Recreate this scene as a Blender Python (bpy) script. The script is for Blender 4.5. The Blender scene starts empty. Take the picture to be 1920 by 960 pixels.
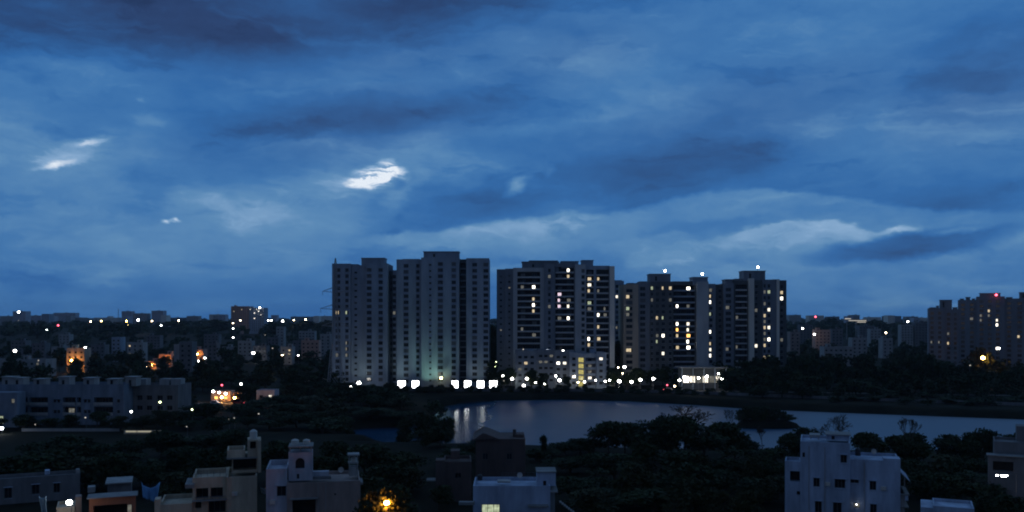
import bpy, bmesh, math, random
from mathutils import Vector, Matrix, noise as mnoise
R = math.radians
rnd = random.Random(7)
F, H, HZ = 1663.0, 34.0, 598.0           # focal length in photo pixels, eye height (m), horizon row
sc = bpy.context.scene
col = sc.collection

def wx(px, Y): return (px - 960.0) / F * Y
def wz(py, Y): return H - (py - HZ) / F * Y
def pt(px, py, Y): return Vector((wx(px, Y), Y, wz(py, Y)))
def sstep(a, b, x):
    t = max(0.0, min(1.0, (x - a) / (b - a)))
    return t * t * (3 - 2 * t)
def lin(r, g, b):
    f = lambda c: (c / 255 / 12.92) if c / 255 <= 0.04045 else ((c / 255 + 0.055) / 1.055) ** 2.4
    return (f(r), f(g), f(b), 1.0)

# ---------------------------------------------------------------- objects
def tag(o, label=None, cat=None, group=None, kind=None):
    if label: o['label'] = label
    if cat: o['category'] = cat
    if group: o['group'] = group
    if kind: o['kind'] = kind
    return o
def empty(name, loc, label=None, cat=None, group=None, rz=0.0):
    o = bpy.data.objects.new(name, None)
    o.empty_display_size = 0.5
    col.objects.link(o)
    o.location = loc
    o.rotation_euler = (0, 0, rz)
    return tag(o, label, cat, group)
def link(name, me, parent=None, loc=(0, 0, 0), rz=0.0):
    o = bpy.data.objects.new(name, me)
    col.objects.link(o)
    o.location = loc
    o.rotation_euler = (0, 0, rz)
    if parent: o.parent = parent
    return o
def copy_tree(o, parent=None):
    c = o.copy(); col.objects.link(c); c.parent = parent
    for ch in list(o.children):
        copy_tree(ch, c)
    return c

class MB:
    def __init__(s): s.v = []; s.f = []; s.m = []
    def quad(s, a, b, c, d, m=0):
        n = len(s.v); s.v += [tuple(a), tuple(b), tuple(c), tuple(d)]; s.f.append((n, n+1, n+2, n+3)); s.m.append(m)
    def tri(s, a, b, c, m=0):
        n = len(s.v); s.v += [tuple(a), tuple(b), tuple(c)]; s.f.append((n, n+1, n+2)); s.m.append(m)
    def box(s, x0, x1, y0, y1, z0, z1, m=0, skip=''):
        p = lambda x, y, z: (x, y, z)
        if 'f' not in skip: s.quad(p(x0,y0,z0), p(x1,y0,z0), p(x1,y0,z1), p(x0,y0,z1), m)
        if 'k' not in skip: s.quad(p(x1,y1,z0), p(x0,y1,z0), p(x0,y1,z1), p(x1,y1,z1), m)
        if 'l' not in skip: s.quad(p(x0,y1,z0), p(x0,y0,z0), p(x0,y0,z1), p(x0,y1,z1), m)
        if 'r' not in skip: s.quad(p(x1,y0,z0), p(x1,y1,z0), p(x1,y1,z1), p(x1,y0,z1), m)
        if 't' not in skip: s.quad(p(x0,y0,z1), p(x1,y0,z1), p(x1,y1,z1), p(x0,y1,z1), m)
        if 'b' not in skip: s.quad(p(x0,y1,z0), p(x1,y1,z0), p(x1,y0,z0), p(x0,y0,z0), m)
    def cyl(s, p0, p1, r0, r1, n=8, m=0, caps=True):
        p0, p1 = Vector(p0), Vector(p1)
        d = (p1 - p0).normalized()
        a = d.orthogonal().normalized(); b = d.cross(a)
        i0 = len(s.v)
        for p, r in ((p0, r0), (p1, r1)):
            for k in range(n):
                t = 2 * math.pi * k / n
                s.v.append(tuple(p + (a * math.cos(t) + b * math.sin(t)) * r))
        for k in range(n):
            s.f.append((i0+k, i0+(k+1) % n, i0+n+(k+1) % n, i0+n+k)); s.m.append(m)
        if caps:
            s.f.append(tuple(i0+k for k in reversed(range(n)))); s.m.append(m)
            s.f.append(tuple(i0+n+k for k in range(n))); s.m.append(m)
    def ball(s, c, rx, ry, rz, nu=10, nv=6, m=0):
        i0 = len(s.v)
        for j in range(nv + 1):
            ph = math.pi * j / nv
            for k in range(nu):
                t = 2 * math.pi * k / nu
                s.v.append((c[0]+rx*math.sin(ph)*math.cos(t), c[1]+ry*math.sin(ph)*math.sin(t), c[2]-rz*math.cos(ph)))
        for j in range(nv):
            for k in range(nu):
                s.f.append((i0+j*nu+k, i0+j*nu+(k+1) % nu, i0+(j+1)*nu+(k+1) % nu, i0+(j+1)*nu+k)); s.m.append(m)
    def mesh(s, name, mats, off=(0, 0, 0), smooth=False):
        me = bpy.data.meshes.new(name)
        ox, oy, oz = off
        me.from_pydata([(x-ox, y-oy, z-oz) for x, y, z in s.v], [], s.f)
        for mt in (mats if isinstance(mats, (list, tuple)) else [mats]): me.materials.append(mt)
        me.polygons.foreach_set('material_index', s.m)
        if smooth: me.polygons.foreach_set('use_smooth', [True] * len(s.f))
        me.update()
        return me
    def build(s, name, mats, parent=None, local=False, smooth=False):
        """vertices are world coordinates unless local; a parented mesh is stored relative to its parent's base"""
        off = (0, 0, 0)
        if parent is not None and not local:
            off = tuple(parent.location)
            if parent.parent is not None: off = tuple(Vector(off) + parent.parent.location)
        return link(name, s.mesh(name, mats, off, smooth), parent)

# ---------------------------------------------------------------- materials
def newmat(name):
    m = bpy.data.materials.new(name); m.use_nodes = True
    nt = m.node_tree; b = nt.nodes['Principled BSDF']
    return m, nt, b
def wallmat(name, c, var=0.25, scale=0.35, rough=0.9, streak=True):
    m, nt, b = newmat(name)
    N, L = nt.nodes, nt.links
    tc = N.new('ShaderNodeTexCoord')
    mp = N.new('ShaderNodeMapping'); mp.inputs['Scale'].default_value = (1, 1, 0.25 if streak else 1)
    L.new(tc.outputs['Object'], mp.inputs[0])
    n = N.new('ShaderNodeTexNoise'); n.inputs['Scale'].default_value = scale; n.inputs['Detail'].default_value = 7
    n.inputs['Roughness'].default_value = 0.62
    L.new(mp.outputs[0], n.inputs['Vector'])
    r = N.new('ShaderNodeValToRGB')
    r.color_ramp.elements[0].position = 0.3; r.color_ramp.elements[1].position = 0.72
    r.color_ramp.elements[0].color = tuple(x * (1 - var) for x in c[:3]) + (1,)
    r.color_ramp.elements[1].color = tuple(min(.9, x * (1 + var * .5)) for x in c[:3]) + (1,)
    L.new(n.outputs['Fac'], r.inputs[0]); L.new(r.outputs[0], b.inputs['Base Color'])
    b.inputs['Roughness'].default_value = rough
    b.inputs['Specular IOR Level'].default_value = 0.2
    return m
def emit(name, c, s):
    m, nt, b = newmat(name)
    b.inputs['Base Color'].default_value = (0.02, 0.02, 0.02, 1)
    b.inputs['Emission Color'].default_value = (*c, 1)
    b.inputs['Emission Strength'].default_value = s
    return m
def roomlit(name, c, s):
    """a lit room seen through its pane: uneven brightness, curtain folds"""
    m, nt, b = newmat(name)
    N, L = nt.nodes, nt.links
    tc = N.new('ShaderNodeTexCoord')
    w = N.new('ShaderNodeTexNoise'); w.inputs['Scale'].default_value = 1.7; w.inputs['Detail'].default_value = 2
    L.new(tc.outputs['Object'], w.inputs['Vector'])
    mr = N.new('ShaderNodeMapRange'); mr.inputs[1].default_value = .3; mr.inputs[2].default_value = .7
    mr.inputs[3].default_value = s * .45; mr.inputs[4].default_value = s * 1.4
    L.new(w.outputs['Fac'], mr.inputs[0]); L.new(mr.outputs[0], b.inputs['Emission Strength'])
    b.inputs['Base Color'].default_value = (.03, .03, .03, 1)
    b.inputs['Emission Color'].default_value = (*c, 1)
    b.inputs['Roughness'].default_value = .1
    return m
def glassmat(name, c=(.012, .016, .022), rough=.12):
    m, nt, b = newmat(name)
    b.inputs['Base Color'].default_value = (*c, 1); b.inputs['Roughness'].default_value = rough
    b.inputs['Specular IOR Level'].default_value = .35
    return m
def leafmat(name, c):
    m, nt, b = newmat(name)
    N, L = nt.nodes, nt.links
    tc = N.new('ShaderNodeTexCoord')
    n = N.new('ShaderNodeTexNoise'); n.inputs['Scale'].default_value = 0.55; n.inputs['Detail'].default_value = 3
    L.new(tc.outputs['Object'], n.inputs['Vector'])
    r = N.new('ShaderNodeValToRGB')
    r.color_ramp.elements[0].position = .35; r.color_ramp.elements[1].position = .68
    r.color_ramp.elements[0].color = tuple(x * .7 for x in c) + (1,)
    r.color_ramp.elements[1].color = tuple(x * 1.35 for x in c) + (1,)
    L.new(n.outputs['Fac'], r.inputs[0]); L.new(r.outputs[0], b.inputs['Base Color'])
    b.inputs['Roughness'].default_value = .75; b.inputs['Specular IOR Level'].default_value = .1
    return m

M = dict(
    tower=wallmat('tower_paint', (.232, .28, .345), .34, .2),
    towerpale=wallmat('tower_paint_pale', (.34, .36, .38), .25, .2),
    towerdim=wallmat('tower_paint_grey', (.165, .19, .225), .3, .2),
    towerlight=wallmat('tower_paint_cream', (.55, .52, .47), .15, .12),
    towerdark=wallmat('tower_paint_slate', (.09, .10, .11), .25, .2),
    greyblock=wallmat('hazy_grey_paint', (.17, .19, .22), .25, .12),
    beige=wallmat('beige_render', (.33, .28, .23), .25, .2),
    cream=wallmat('cream_plaster', (.44, .36, .27), .4, .5),
    white=wallmat('white_plaster', (.36, .37, .43), .4, .5),
    bluewhite=wallmat('whitewash', (.31, .37, .48), .42, .45),
    terrace=wallmat('terrace_render', (.15, .185, .24), .4, .4),
    tan=wallmat('tan_plaster', (.27, .21, .19), .4, .5),
    brown=wallmat('brown_plaster', (.10, .07, .065), .35, .5),
    grey=wallmat('grey_concrete', (.27, .27, .27), .3, .5),
    darkgrey=wallmat('weathered_concrete', (.14, .14, .15), .35, .5),
    pink=wallmat('pink_plaster', (.38, .24, .20), .25, .5),
    brick=wallmat('brick_red_paint', (.30, .12, .07), .3, .5),
    slab=wallmat('roof_slab', (.20, .20, .20), .35, .4, streak=False),
    tank=wallmat('tank_plastic', (.03, .03, .035), .2, 1, .5),
    tankpale=wallmat('tank_pale', (.45, .43, .40), .2, 1, .6),
    steel=wallmat('galvanised_steel', (.22, .23, .24), .2, 1, .5),
    pole=wallmat('painted_pole', (.10, .10, .11), .2, 1, .5),
    void=wallmat('unlit_interior', (.025, .025, .028), .2, 1),
    frame=wallmat('window_frame', (.10, .10, .10), .2, 1, .6),
    glass=glassmat('dark_glass'), curtain=glassmat('drawn_curtain', (.085, .09, .10), .3), haze_pane=glassmat('grey_pane', (.04, .045, .055), .25),
    bark=wallmat('bark', (.06, .05, .04), .35, 1.5),
    leaf0=leafmat('leaf_deep', (.020, .032, .014)),
    leaf1=leafmat('leaf_mid', (.026, .038, .016)),
    leaf2=leafmat('leaf_olive', (.034, .038, .017)),
    tarp=wallmat('blue_tarpaulin', (.20, .45, .85), .3, 1.2, .5),
    sheet=wallmat('pale_blue_sheet', (.28, .40, .48), .25, 1.2, .5),
    shed=wallmat('tin_roof', (.20, .22, .26), .3, .8, .5),
    red=wallmat('red_paint', (.45, .04, .03), .15, 1, .4),
    carwhite=wallmat('car_white', (.65, .65, .65), .08, 1, .3),
    tyre=wallmat('tyre', (.02, .02, .02), .1, 1, .9),
    litwarm=roomlit('room_warm', (1, .80, .50), .8),
    litwhite=roomlit('room_white', (1, .92, .76), 1.7),
    litbright=roomlit('room_bright', (1, .94, .80), 4.2),
    litorange=roomlit('room_orange', (1, .50, .13), 3.0),
    litpink=roomlit('room_pink', (1, .78, .92), 1.1),
    lityellow=roomlit('room_yellow', (.95, .82, .26), .55),
    litdim=roomlit('room_dim', (.9, .88, .75), .16),
    litgreen=roomlit('room_greenish', (.80, .92, .60), .55),
    b_white=emit('lamp_white', (1, .97, .90), 30),
    b_cool=emit('lamp_cool', (.90, .96, 1), 40),
    b_warm=emit('lamp_warm', (1, .80, .50), 30),
    b_yellow=emit('lamp_yellow', (1, .78, .28), 25),
    b_orange=emit('lamp_sodium', (1, .40, .07), 200), b_sodium=emit('lamp_sodium_near', (1, .30, .035), 480),
    b_red=emit('lamp_red', (1, .10, .16), 7),
    b_dim=emit('lamp_dim', (1, .93, .80), .7),
    b_green=emit('lamp_greenish', (.85, 1, .5), 10),
    b_wall_glow=emit('wall_glow', (1, .93, .70), .35),
    b_flood=emit('flood_panel', (.97, 1, .98), 14),
)
# ---------------------------------------------------------------- camera
cam = bpy.data.cameras.new('camera'); camo = bpy.data.objects.new('camera', cam)
col.objects.link(camo)
camo.location = (0, 0, H); camo.rotation_euler = (R(90), 0, 0)
cam.sensor_width = 36.0; cam.lens = F / 1920 * 36.0
cam.shift_y = (HZ - 480.0) / 1920
cam.clip_start = 0.5; cam.clip_end = 30000
sc.camera = camo
sc.view_settings.view_transform = 'Standard'
sc.view_settings.look = 'None'
sc.view_settings.exposure = 0; sc.view_settings.gamma = 1
sc.view_settings.use_curve_mapping = False
cy = sc.cycles
sc.render.engine = 'CYCLES'
cy.use_denoising = True
cy.max_bounces = 5; cy.diffuse_bounces = 2; cy.glossy_bounces = 3; cy.volume_bounces = 1; cy.transparent_max_bounces = 8
cy.sample_clamp_indirect = 4.0
cy.filter_width = 2.0

# ---------------------------------------------------------------- dusk sky
SUN_EL, SUN_AZ = 4.0, 205.0              # the sun has all but set, behind the viewer
w = bpy.data.worlds.new('World'); sc.world = w; w.use_nodes = True
nt = w.node_tree; N, L = nt.nodes, nt.links
for n in list(N): N.remove(n)
out = N.new('ShaderNodeOutputWorld'); bg = N.new('ShaderNodeBackground')
L.new(bg.outputs[0], out.inputs[0]); bg.inputs[1].default_value = 1.0
def math_(op, a, b=None, c=None, clamp=False):
    n = N.new('ShaderNodeMath'); n.operation = op; n.use_clamp = clamp
    for i, x in enumerate((a, b, c)):
        if x is None: continue
        if isinstance(x, (int, float)): n.inputs[i].default_value = x
        else: L.new(x, n.inputs[i])
    return n.outputs[0]
def smooth(x, a, b, lo=0.0, hi=1.0):
    n = N.new('ShaderNodeMapRange'); n.interpolation_type = 'SMOOTHSTEP'
    L.new(x, n.inputs[0])
    n.inputs[1].default_value = a; n.inputs[2].default_value = b; n.inputs[3].default_value = lo; n.inputs[4].default_value = hi
    return n.outputs[0]
def vmath(op, a, b):
    n = N.new('ShaderNodeVectorMath'); n.operation = op
    for i, x in enumerate((a, b)):
        if isinstance(x, tuple): n.inputs[i].default_value = x
        else: L.new(x, n.inputs[i])
    return n.outputs[0]
tc = N.new('ShaderNodeTexCoord'); sep = N.new('ShaderNodeSeparateXYZ')
L.new(tc.outputs['Generated'], sep.inputs[0])
az = math_('ARCTAN2', sep.outputs[0], sep.outputs[1]); el = math_('ARCSINE', sep.outputs[2])
cmb = N.new('ShaderNodeCombineXYZ'); L.new(az, cmb.inputs[0]); L.new(el, cmb.inputs[1])
P = cmb.outputs[0]
def noise_(vec, scale, detail=6, rough=.55, sx=1.0, sy=1.0, rot=0.0, off=(0, 0, 0)):
    mp = N.new('ShaderNodeMapping'); mp.inputs['Scale'].default_value = (sx, sy, 1)
    mp.inputs['Rotation'].default_value = (0, 0, rot); mp.inputs['Location'].default_value = off
    L.new(vec, mp.inputs[0])
    n = N.new('ShaderNodeTexNoise'); n.inputs['Scale'].default_value = scale
    n.inputs['Detail'].default_value = detail; n.inputs['Roughness'].default_value = rough
    L.new(mp.outputs[0], n.inputs['Vector'])
    return n
# domain warp: large billows and small wisps
n1 = noise_(P, 7, 5, .55, 1, 1.8)
n2 = noise_(P, 38, 5, .6, 1, 1.8, off=(3, 1, 0))
o1 = vmath('MULTIPLY', vmath('SUBTRACT', n1.outputs['Color'], (.5, .5, .5)), (.10, .035, 0))
o2 = vmath('MULTIPLY', vmath('SUBTRACT', n2.outputs['Color'], (.5, .5, .5)), (.022, .016, 0))
W = vmath('ADD', vmath('ADD', P, o1), o2)
W2 = vmath('ADD', P, o2)
def sky(px, py):
    u = (px - 960) / F; a = math.atan(u)
    return a, math.atan((HZ - py) / F * math.cos(a))
def blob(px, py, rx, ry, ang=0.0, soft=1.0, vec=None, core=0.0):
    """soft elliptical patch of cloud; centre and radii in photo pixels, angle rising to the right"""
    a, e = sky(px, py)
    mp = N.new('ShaderNodeMapping'); mp.vector_type = 'TEXTURE'
    mp.inputs['Location'].default_value = (a, e, 0); mp.inputs['Rotation'].default_value = (0, 0, R(ang))
    mp.inputs['Scale'].default_value = (rx / F, ry / F, 1)
    L.new(vec or W, mp.inputs[0])
    ln = N.new('ShaderNodeVectorMath'); ln.operation = 'LENGTH'; L.new(mp.outputs[0], ln.inputs[0])
    return smooth(ln.outputs['Value'], core, 1.0 + soft * .2, 1.0, 0.0)
def edge(points, vec=None):
    """signed elevation above a curved cloud edge given in photo pixels"""
    sp = N.new('ShaderNodeSeparateXYZ'); L.new(vec or W2, sp.inputs[0])
    fc = N.new('ShaderNodeFloatCurve'); cv = fc.mapping.curves[0]
    fc.mapping.use_clip = False
    ps = []
    for px, py in points:
        a, e = sky(px, py); ps.append(((a + .7) / 1.4, e / .5))
    cv.points[0].location = (-.0, ps[0][1]); cv.points[1].location = (1.0, ps[-1][1])
    for p in ps: cv.points.new(*p)
    fc.mapping.update()
    t = math_('MULTIPLY_ADD', sp.outputs[0], 1 / 1.4, .5)
    L.new(t, fc.inputs['Value'])
    return math_('SUBTRACT', sp.outputs[1], math_('MULTIPLY', fc.outputs[0], .5))
def azwin(p0, p1, p2, p3):
    a = [sky(p, 400)[0] for p in (p0, p1, p2, p3)]
    return math_('MULTIPLY', smooth(az, a[0], a[1]), smooth(az, a[2], a[3], 1.0, 0.0))

# unseen upper sky: pale band added to brighten the lake, dark top dims ground
base = N.new('ShaderNodeFloatCurve'); bc = base.mapping.curves[0]; base.mapping.use_clip = False
bc.points[0].location = (0, .43); bc.points[1].location = (1, .12)
for x, y in ((.015, .49), (.04, .58), (.065, .61), (.10, .58), (.14, .53), (.23, .51), (.30, .73), (.46, .78), (.60, .44), (.80, .20)): bc.points.new(x, y)
base.mapping.update()
L.new(math_('MULTIPLY', math_('MAXIMUM', el, 0.0), 1 / 1.6), base.inputs['Value'])
t = base.outputs[0]
big = noise_(W2, 5.5, 7, .55, .8, 2.1, R(8), (1.3, .2, 0))
fine = noise_(W, 16, 9, .66, .6, 1.9, R(10), (5.3, 2.2, 0))
t = math_('MULTIPLY_ADD', math_('SUBTRACT', big.outputs['Fac'], .5), .50, t)
mid = noise_(W2, 13, 6, .6, .7, 1.9, R(14), (8.1, 4.4, 0))
t = math_('MULTIPLY_ADD', math_('SUBTRACT', mid.outputs['Fac'], .5), .24, t)
t = math_('MULTIPLY_ADD', math_('SUBTRACT', fine.outputs['Fac'], .5), .16, t)
def add(mask, k):
    global t
    t = math_('MULTIPLY_ADD', mask, k, t)
wisp = noise_(W, 9, 9, .62, .55, 2.3, R(16), (2.7, 9.1, 0)); wisp.inputs['Distortion'].default_value = .6
t = math_('MULTIPLY_ADD', smooth(wisp.outputs['Fac'], .52, .70), .09, t)
scud = noise_(W2, 11, 8, .60, .6, 2.2, R(12), (7.7, 1.1, 0)); scud.inputs['Distortion'].default_value = .4
t = math_('MULTIPLY_ADD', smooth(scud.outputs['Fac'], .54, .66), -.08, t)
# dark lid, upper left, with a ragged lower edge
d = edge([(-200, 112), (0, 118), (200, 126), (400, 128), (560, 122), (700, 108), (850, 84), (1000, 56), (1150, 14), (1500, -60)], W2)
add(math_('MULTIPLY', math_('MULTIPLY', smooth(d, -.008, .03), smooth(d, .10, .2, 1.0, 0.0)), azwin(-500, -300, 850, 1300)), -.24)
add(blob(260, 60, 420, 90, 0), -.05)
add(blob(560, 40, 640, 90, 2), -.07)
add(blob(880, 392, 190, 40, 6, .6, W2, .2), -.11)
add(blob(1400, 215, 420, 60, 12), -.06)
# purple-grey belly, middle
add(blob(600, 235, 260, 62, 6), -.20)
add(blob(860, 190, 200, 45, 14), -.12)
add(blob(1180, 150, 260, 60, 10), .02)
# bluer clearing, upper right, and the grey bank right of it
add(blob(1450, 40, 520, 95, 6), .06)
add(blob(1850, 150, 190, 95, 15), -.12)
add(blob(1560, 200, 260, 70, 14), -.02)
add(blob(1100, 215, 300, 30, 9), .08)
# long shelf of dark cloud with a bright rim under it
d = edge([(500, 470), (640, 455), (720, 441), (830, 433), (930, 420), (1050, 402), (1180, 396), (1270, 374), (1340, 362), (1440, 358), (1560, 372), (1700, 392), (1900, 400), (2100, 400)], W2)
shelf = math_('MULTIPLY', smooth(d, -.001, .005), smooth(d, .03, .085, 1.0, 0.0))
add(math_('MULTIPLY', shelf, azwin(640, 740, 1750, 2100)), -.17)
rim = math_('MULTIPLY', smooth(d, -.004, .001, 1.0, 0.0), smooth(d, -.045, -.006))
add(math_('MULTIPLY', rim, azwin(640, 760, 1300, 1600)), .05)
add(blob(1350, 300, 330, 48, 5), -.10)
add(blob(1000, 350, 260, 50, 6), -.06)
# second shelf, right
d = edge([(1200, 480), (1290, 456), (1380, 434), (1470, 414), (1540, 410), (1600, 420), (1680, 440), (1900, 430), (2100, 425)], W2)
rim2 = math_('MULTIPLY', smooth(d, -.003, .002, 1.0, 0.0), smooth(d, -.035, -.004))
add(math_('MULTIPLY', rim2, azwin(1250, 1400, 1600, 1680)), .16)
add(blob(1330, 425, 190, 16, 8), -.06)
add(blob(1700, 462, 190, 26, 6, .5, W2, .5), -.25)
add(blob(1800, 380, 260, 36, 3), -.10)
add(blob(1683, 430, 42, 8, 5, .5, W2, .2), .20)
add(blob(1800, 433, 66, 8, 4, .5, W2, .2), .20)
add(blob(1890, 452, 90, 20, 0), .10)
# pale lower sky, left of the towers, and low bright haze
add(blob(600, 430, 420, 70, 3), .045)
add(blob(220, 370, 420, 130, 0), -.015)
add(blob(420, 330, 260, 50, 5), -.04)
add(blob(1500, 90, 420, 110, 8), -.015)
add(blob(1060, 455, 330, 40, 8), .0)
add(blob(1700, 500, 330, 26, 4), .05)
# small torn gaps
add(blob(165, 263, 46, 11, 10, .8, W2, .0), .25)
add(blob(140, 280, 100, 22, 24), .14)
add(blob(108, 310, 42, 9, 12, .8, W2, .0), .25)
add(blob(280, 226, 46, 16, 0, .5, W2), .13)
add(blob(264, 190, 13, 8, 20, .5, W2), .10)
add(blob(311, 416, 13, 5, 8, .8, W2, .0), .26)
add(blob(332, 414, 15, 5, -12, .8, W2, .0), .26)
add(blob(970, 348, 38, 16, 38, .5, W2, .1), .26)
add(blob(1030, 322, 20, 12, 20, .5, W2), .12)
add(blob(735, 372, 74, 24, 40), .14)
# the one bright hole, ragged, barred by thin dark streaks
htop = edge([(400, 345), (600, 344), (636, 338), (662, 325), (692, 311), (720, 299), (734, 300), (750, 309), (766, 320), (778, 334), (800, 350), (1000, 352)], W2)
hbot = edge([(400, 330), (600, 338), (640, 346), (668, 351), (700, 353), (730, 350), (738, 340), (752, 333), (766, 337), (778, 332), (1000, 320)], W2)
hole = math_('MULTIPLY', smooth(htop, -.015, .005, 1.0, 0.0), smooth(hbot, -.004, .010))
hole = math_('MULTIPLY', hole, azwin(622, 650, 768, 782))
bars = noise_(W2, 60, 3, .6, .35, 3.0, R(6), (9, 4, 0))
cut = smooth(bars.outputs['Fac'], .36, .56, .34, 1.0)
add(math_('MULTIPLY', hole, cut), .54)
add(blob(690, 332, 130, 40, 8), .10)
add(blob(756, 342, 26, 12, 35, .8, W2, .0), -.12)

ramp = N.new('ShaderNodeValToRGB'); cr = ramp.color_ramp
stops = [(0.0, (22, 39, 74)), (.20, (37, 65, 111)), (.34, (41, 86, 143)), (.46, (47, 101, 163)), (.58, (64, 116, 172)), (.70, (90, 136, 181)), (.82, (132, 167, 204)), (1.0, (230, 238, 248))]
cr.elements[0].position = 0; cr.elements[0].color = lin(*stops[0][1]); cr.elements[1].position = 1; cr.elements[1].color = lin(*stops[-1][1])
for p_, c_ in stops[1:-1]:
    e = cr.elements.new(p_); e.color = lin(*c_)
L.new(math_('MAXIMUM', math_('MINIMUM', math_('ADD', t, .03), 1.0), 0.0), ramp.inputs[0])
# purple-grey bellies of the thickest cloud against the clear blue of the rest
hue = noise_(P, 5.0, 4, .5, .8, 1.8, R(6), (2.2, 7.7, 0))
hm_ = math_('MAXIMUM', blob(520, 40, 800, 120, 0), blob(680, 225, 380, 85, 10))
hm_ = math_('MAXIMUM', hm_, blob(1860, 160, 240, 120, 10))
hm_ = math_('MAXIMUM', hm_, math_('MULTIPLY', blob(1400, 220, 420, 110, 12), .7))
hm_ = math_('MULTIPLY', math_('MAXIMUM', hm_, math_('MULTIPLY', blob(1000, 120, 330, 80, 12), .6)), smooth(hue.outputs['Fac'], .25, .6, .45, 1.0))
mixh = N.new('ShaderNodeMix'); mixh.data_type = 'RGBA'; mixh.blend_type = 'MULTIPLY'
L.new(math_('MULTIPLY', hm_, smooth(t, .5, .75, 1.0, 0.0)), mixh.inputs[0]); L.new(ramp.outputs[0], mixh.inputs[6]); mixh.inputs[7].default_value = (1.26, .95, .90, 1)
# the far dusk sky itself, seen thinly through the deck
ns = N.new('ShaderNodeTexSky'); ns.sky_type = 'NISHITA'; ns.sun_disc = False
ns.sun_elevation = R(SUN_EL); ns.sun_rotation = R(SUN_AZ); ns.ozone_density = 3.0
mixn = N.new('ShaderNodeMix'); mixn.data_type = 'RGBA'; mixn.blend_type = 'ADD'
mixn.inputs[0].default_value = .006
L.new(mixh.outputs[2], mixn.inputs[6]); L.new(ns.outputs[0], mixn.inputs[7])
# added grey-blue tone on the unseen sky behind the viewer, lights the facing walls
rear = smooth(sep.outputs[1], .15, -.6)
mixw = N.new('ShaderNodeMix'); mixw.data_type = 'RGBA'
L.new(math_('MULTIPLY', rear, .75), mixw.inputs[0]); L.new(mixn.outputs[2], mixw.inputs[6]); mixw.inputs[7].default_value = (.034, .058, .130, 1)
L.new(mixw.outputs[2], bg.inputs[0])

sun = bpy.data.lights.new('sun', 'SUN'); so = bpy.data.objects.new('sun', sun); col.objects.link(so)
sun.energy = 0.022; sun.angle = R(12); sun.color = (1, .86, .74)
d_ = Vector((math.sin(R(SUN_AZ)), math.cos(R(SUN_AZ)), math.tan(R(SUN_EL))))
so.rotation_euler = d_.to_track_quat('Z', 'Y').to_euler()

# ---------------------------------------------------------------- terrain and lake
LAKE = [(-58, 268), (-52, 297), (-33, 304), (-30, 330), (-29, 372), (-22, 388), (-5, 402), (24, 405), (52, 398), (78, 381), (97, 364), (134, 348), (187, 327), (236, 307), (300, 296), (330, 250), (250, 236), (150, 232), (60, 236), (4, 244), (-44, 252), (-40, 264), (-28, 268), (-14, 262)]
LZ = -3.0
def lake_d(x, y):
    inside = False; best = 1e9; n = len(LAKE)
    for i in range(n):
        x0, y0 = LAKE[i]; x1, y1 = LAKE[(i + 1) % n]
        if (y0 > y) != (y1 > y) and x < (x1 - x0) * (y - y0) / (y1 - y0) + x0: inside = not inside
        dx, dy = x1 - x0, y1 - y0
        tt = max(0, min(1, ((x - x0) * dx + (y - y0) * dy) / (dx * dx + dy * dy)))
        best = min(best, math.hypot(x - x0 - tt * dx, y - y0 - tt * dy))
    return best if inside else -best
ISLE = (87.0, 303.0)
def gz(x, y):
    z = 17.0 * sstep(650, 2300, y) + 10.0 * sstep(2300, 5000, y)
    if 200 < y < 440 and -100 < x < 370:
        d = lake_d(x, y)
        z += -5.5 * sstep(-4.5, 4.0, d)
        z += 5.0 * sstep(1.35, .75, math.hypot((x - ISLE[0]) / 11.0, (y - ISLE[1]) / 5.0))
    return z
def spaced(lo, hi, step): 
    n = int(round((hi - lo) / step)); return [lo + (hi - lo) * i / n for i in range(n + 1)]
xs = spaced(-7000, -1500, 550)[:-1] + spaced(-1500, -80, 60)[:-1] + spaced(-80, 340, 3)[:-1] + spaced(340, 1500, 60)[:-1] + spaced(1500, 7000, 550)
ys = spaced(-800, 100, 100)[:-1] + spaced(100, 220, 15)[:-1] + spaced(220, 424, 2.5)[:-1] + spaced(424, 3000, 60)[:-1] + spaced(3000, 7000, 400)
g = MB(); nx = len(xs)
for y in ys:
    for x in xs: g.v.append((x, y, gz(x, y)))
for j in range(len(ys) - 1):
    for i in range(nx - 1):
        g.f.append((j*nx+i, j*nx+i+1, (j+1)*nx+i+1, (j+1)*nx+i)); g.m.append(0)
gm, nt2, b = newmat('dark_earth_and_grass')
tc2 = nt2.nodes.new('ShaderNodeTexCoord'); nn = nt2.nodes.new('ShaderNodeTexNoise'); nn.inputs['Scale'].default_value = .06; nn.inputs['Detail'].default_value = 9; nn.inputs['Roughness'].default_value = .65
nt2.links.new(tc2.outputs['Object'], nn.inputs['Vector'])
rr = nt2.nodes.new('ShaderNodeValToRGB'); rr.color_ramp.elements[0].position = .35; rr.color_ramp.elements[1].position = .7
rr.color_ramp.elements[0].color = (.007, .008, .005, 1); rr.color_ramp.elements[1].color = (.020, .019, .013, 1)
nt2.links.new(nn.outputs['Fac'], rr.inputs[0]); nt2.links.new(rr.outputs[0], b.inputs['Base Color']); b.inputs['Roughness'].default_value = .95; b.inputs['Specular IOR Level'].default_value = .05
tag(g.build('ground', gm, smooth=True), 'dark open ground between the houses, the lake and the towers', kind='structure')
wm, nt3, b = newmat('lake_water')
b.inputs['Base Color'].default_value = (.006, .058, .125, 1); b.inputs['IOR'].default_value = 1.6
tc3 = nt3.nodes.new('ShaderNodeTexCoord'); mp3 = nt3.nodes.new('ShaderNodeMapping'); mp3.inputs['Scale'].default_value = (.5, 1, 1)
n3 = nt3.nodes.new('ShaderNodeTexNoise'); n3.inputs['Scale'].default_value = 1.1; n3.inputs['Detail'].default_value = 4
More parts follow.
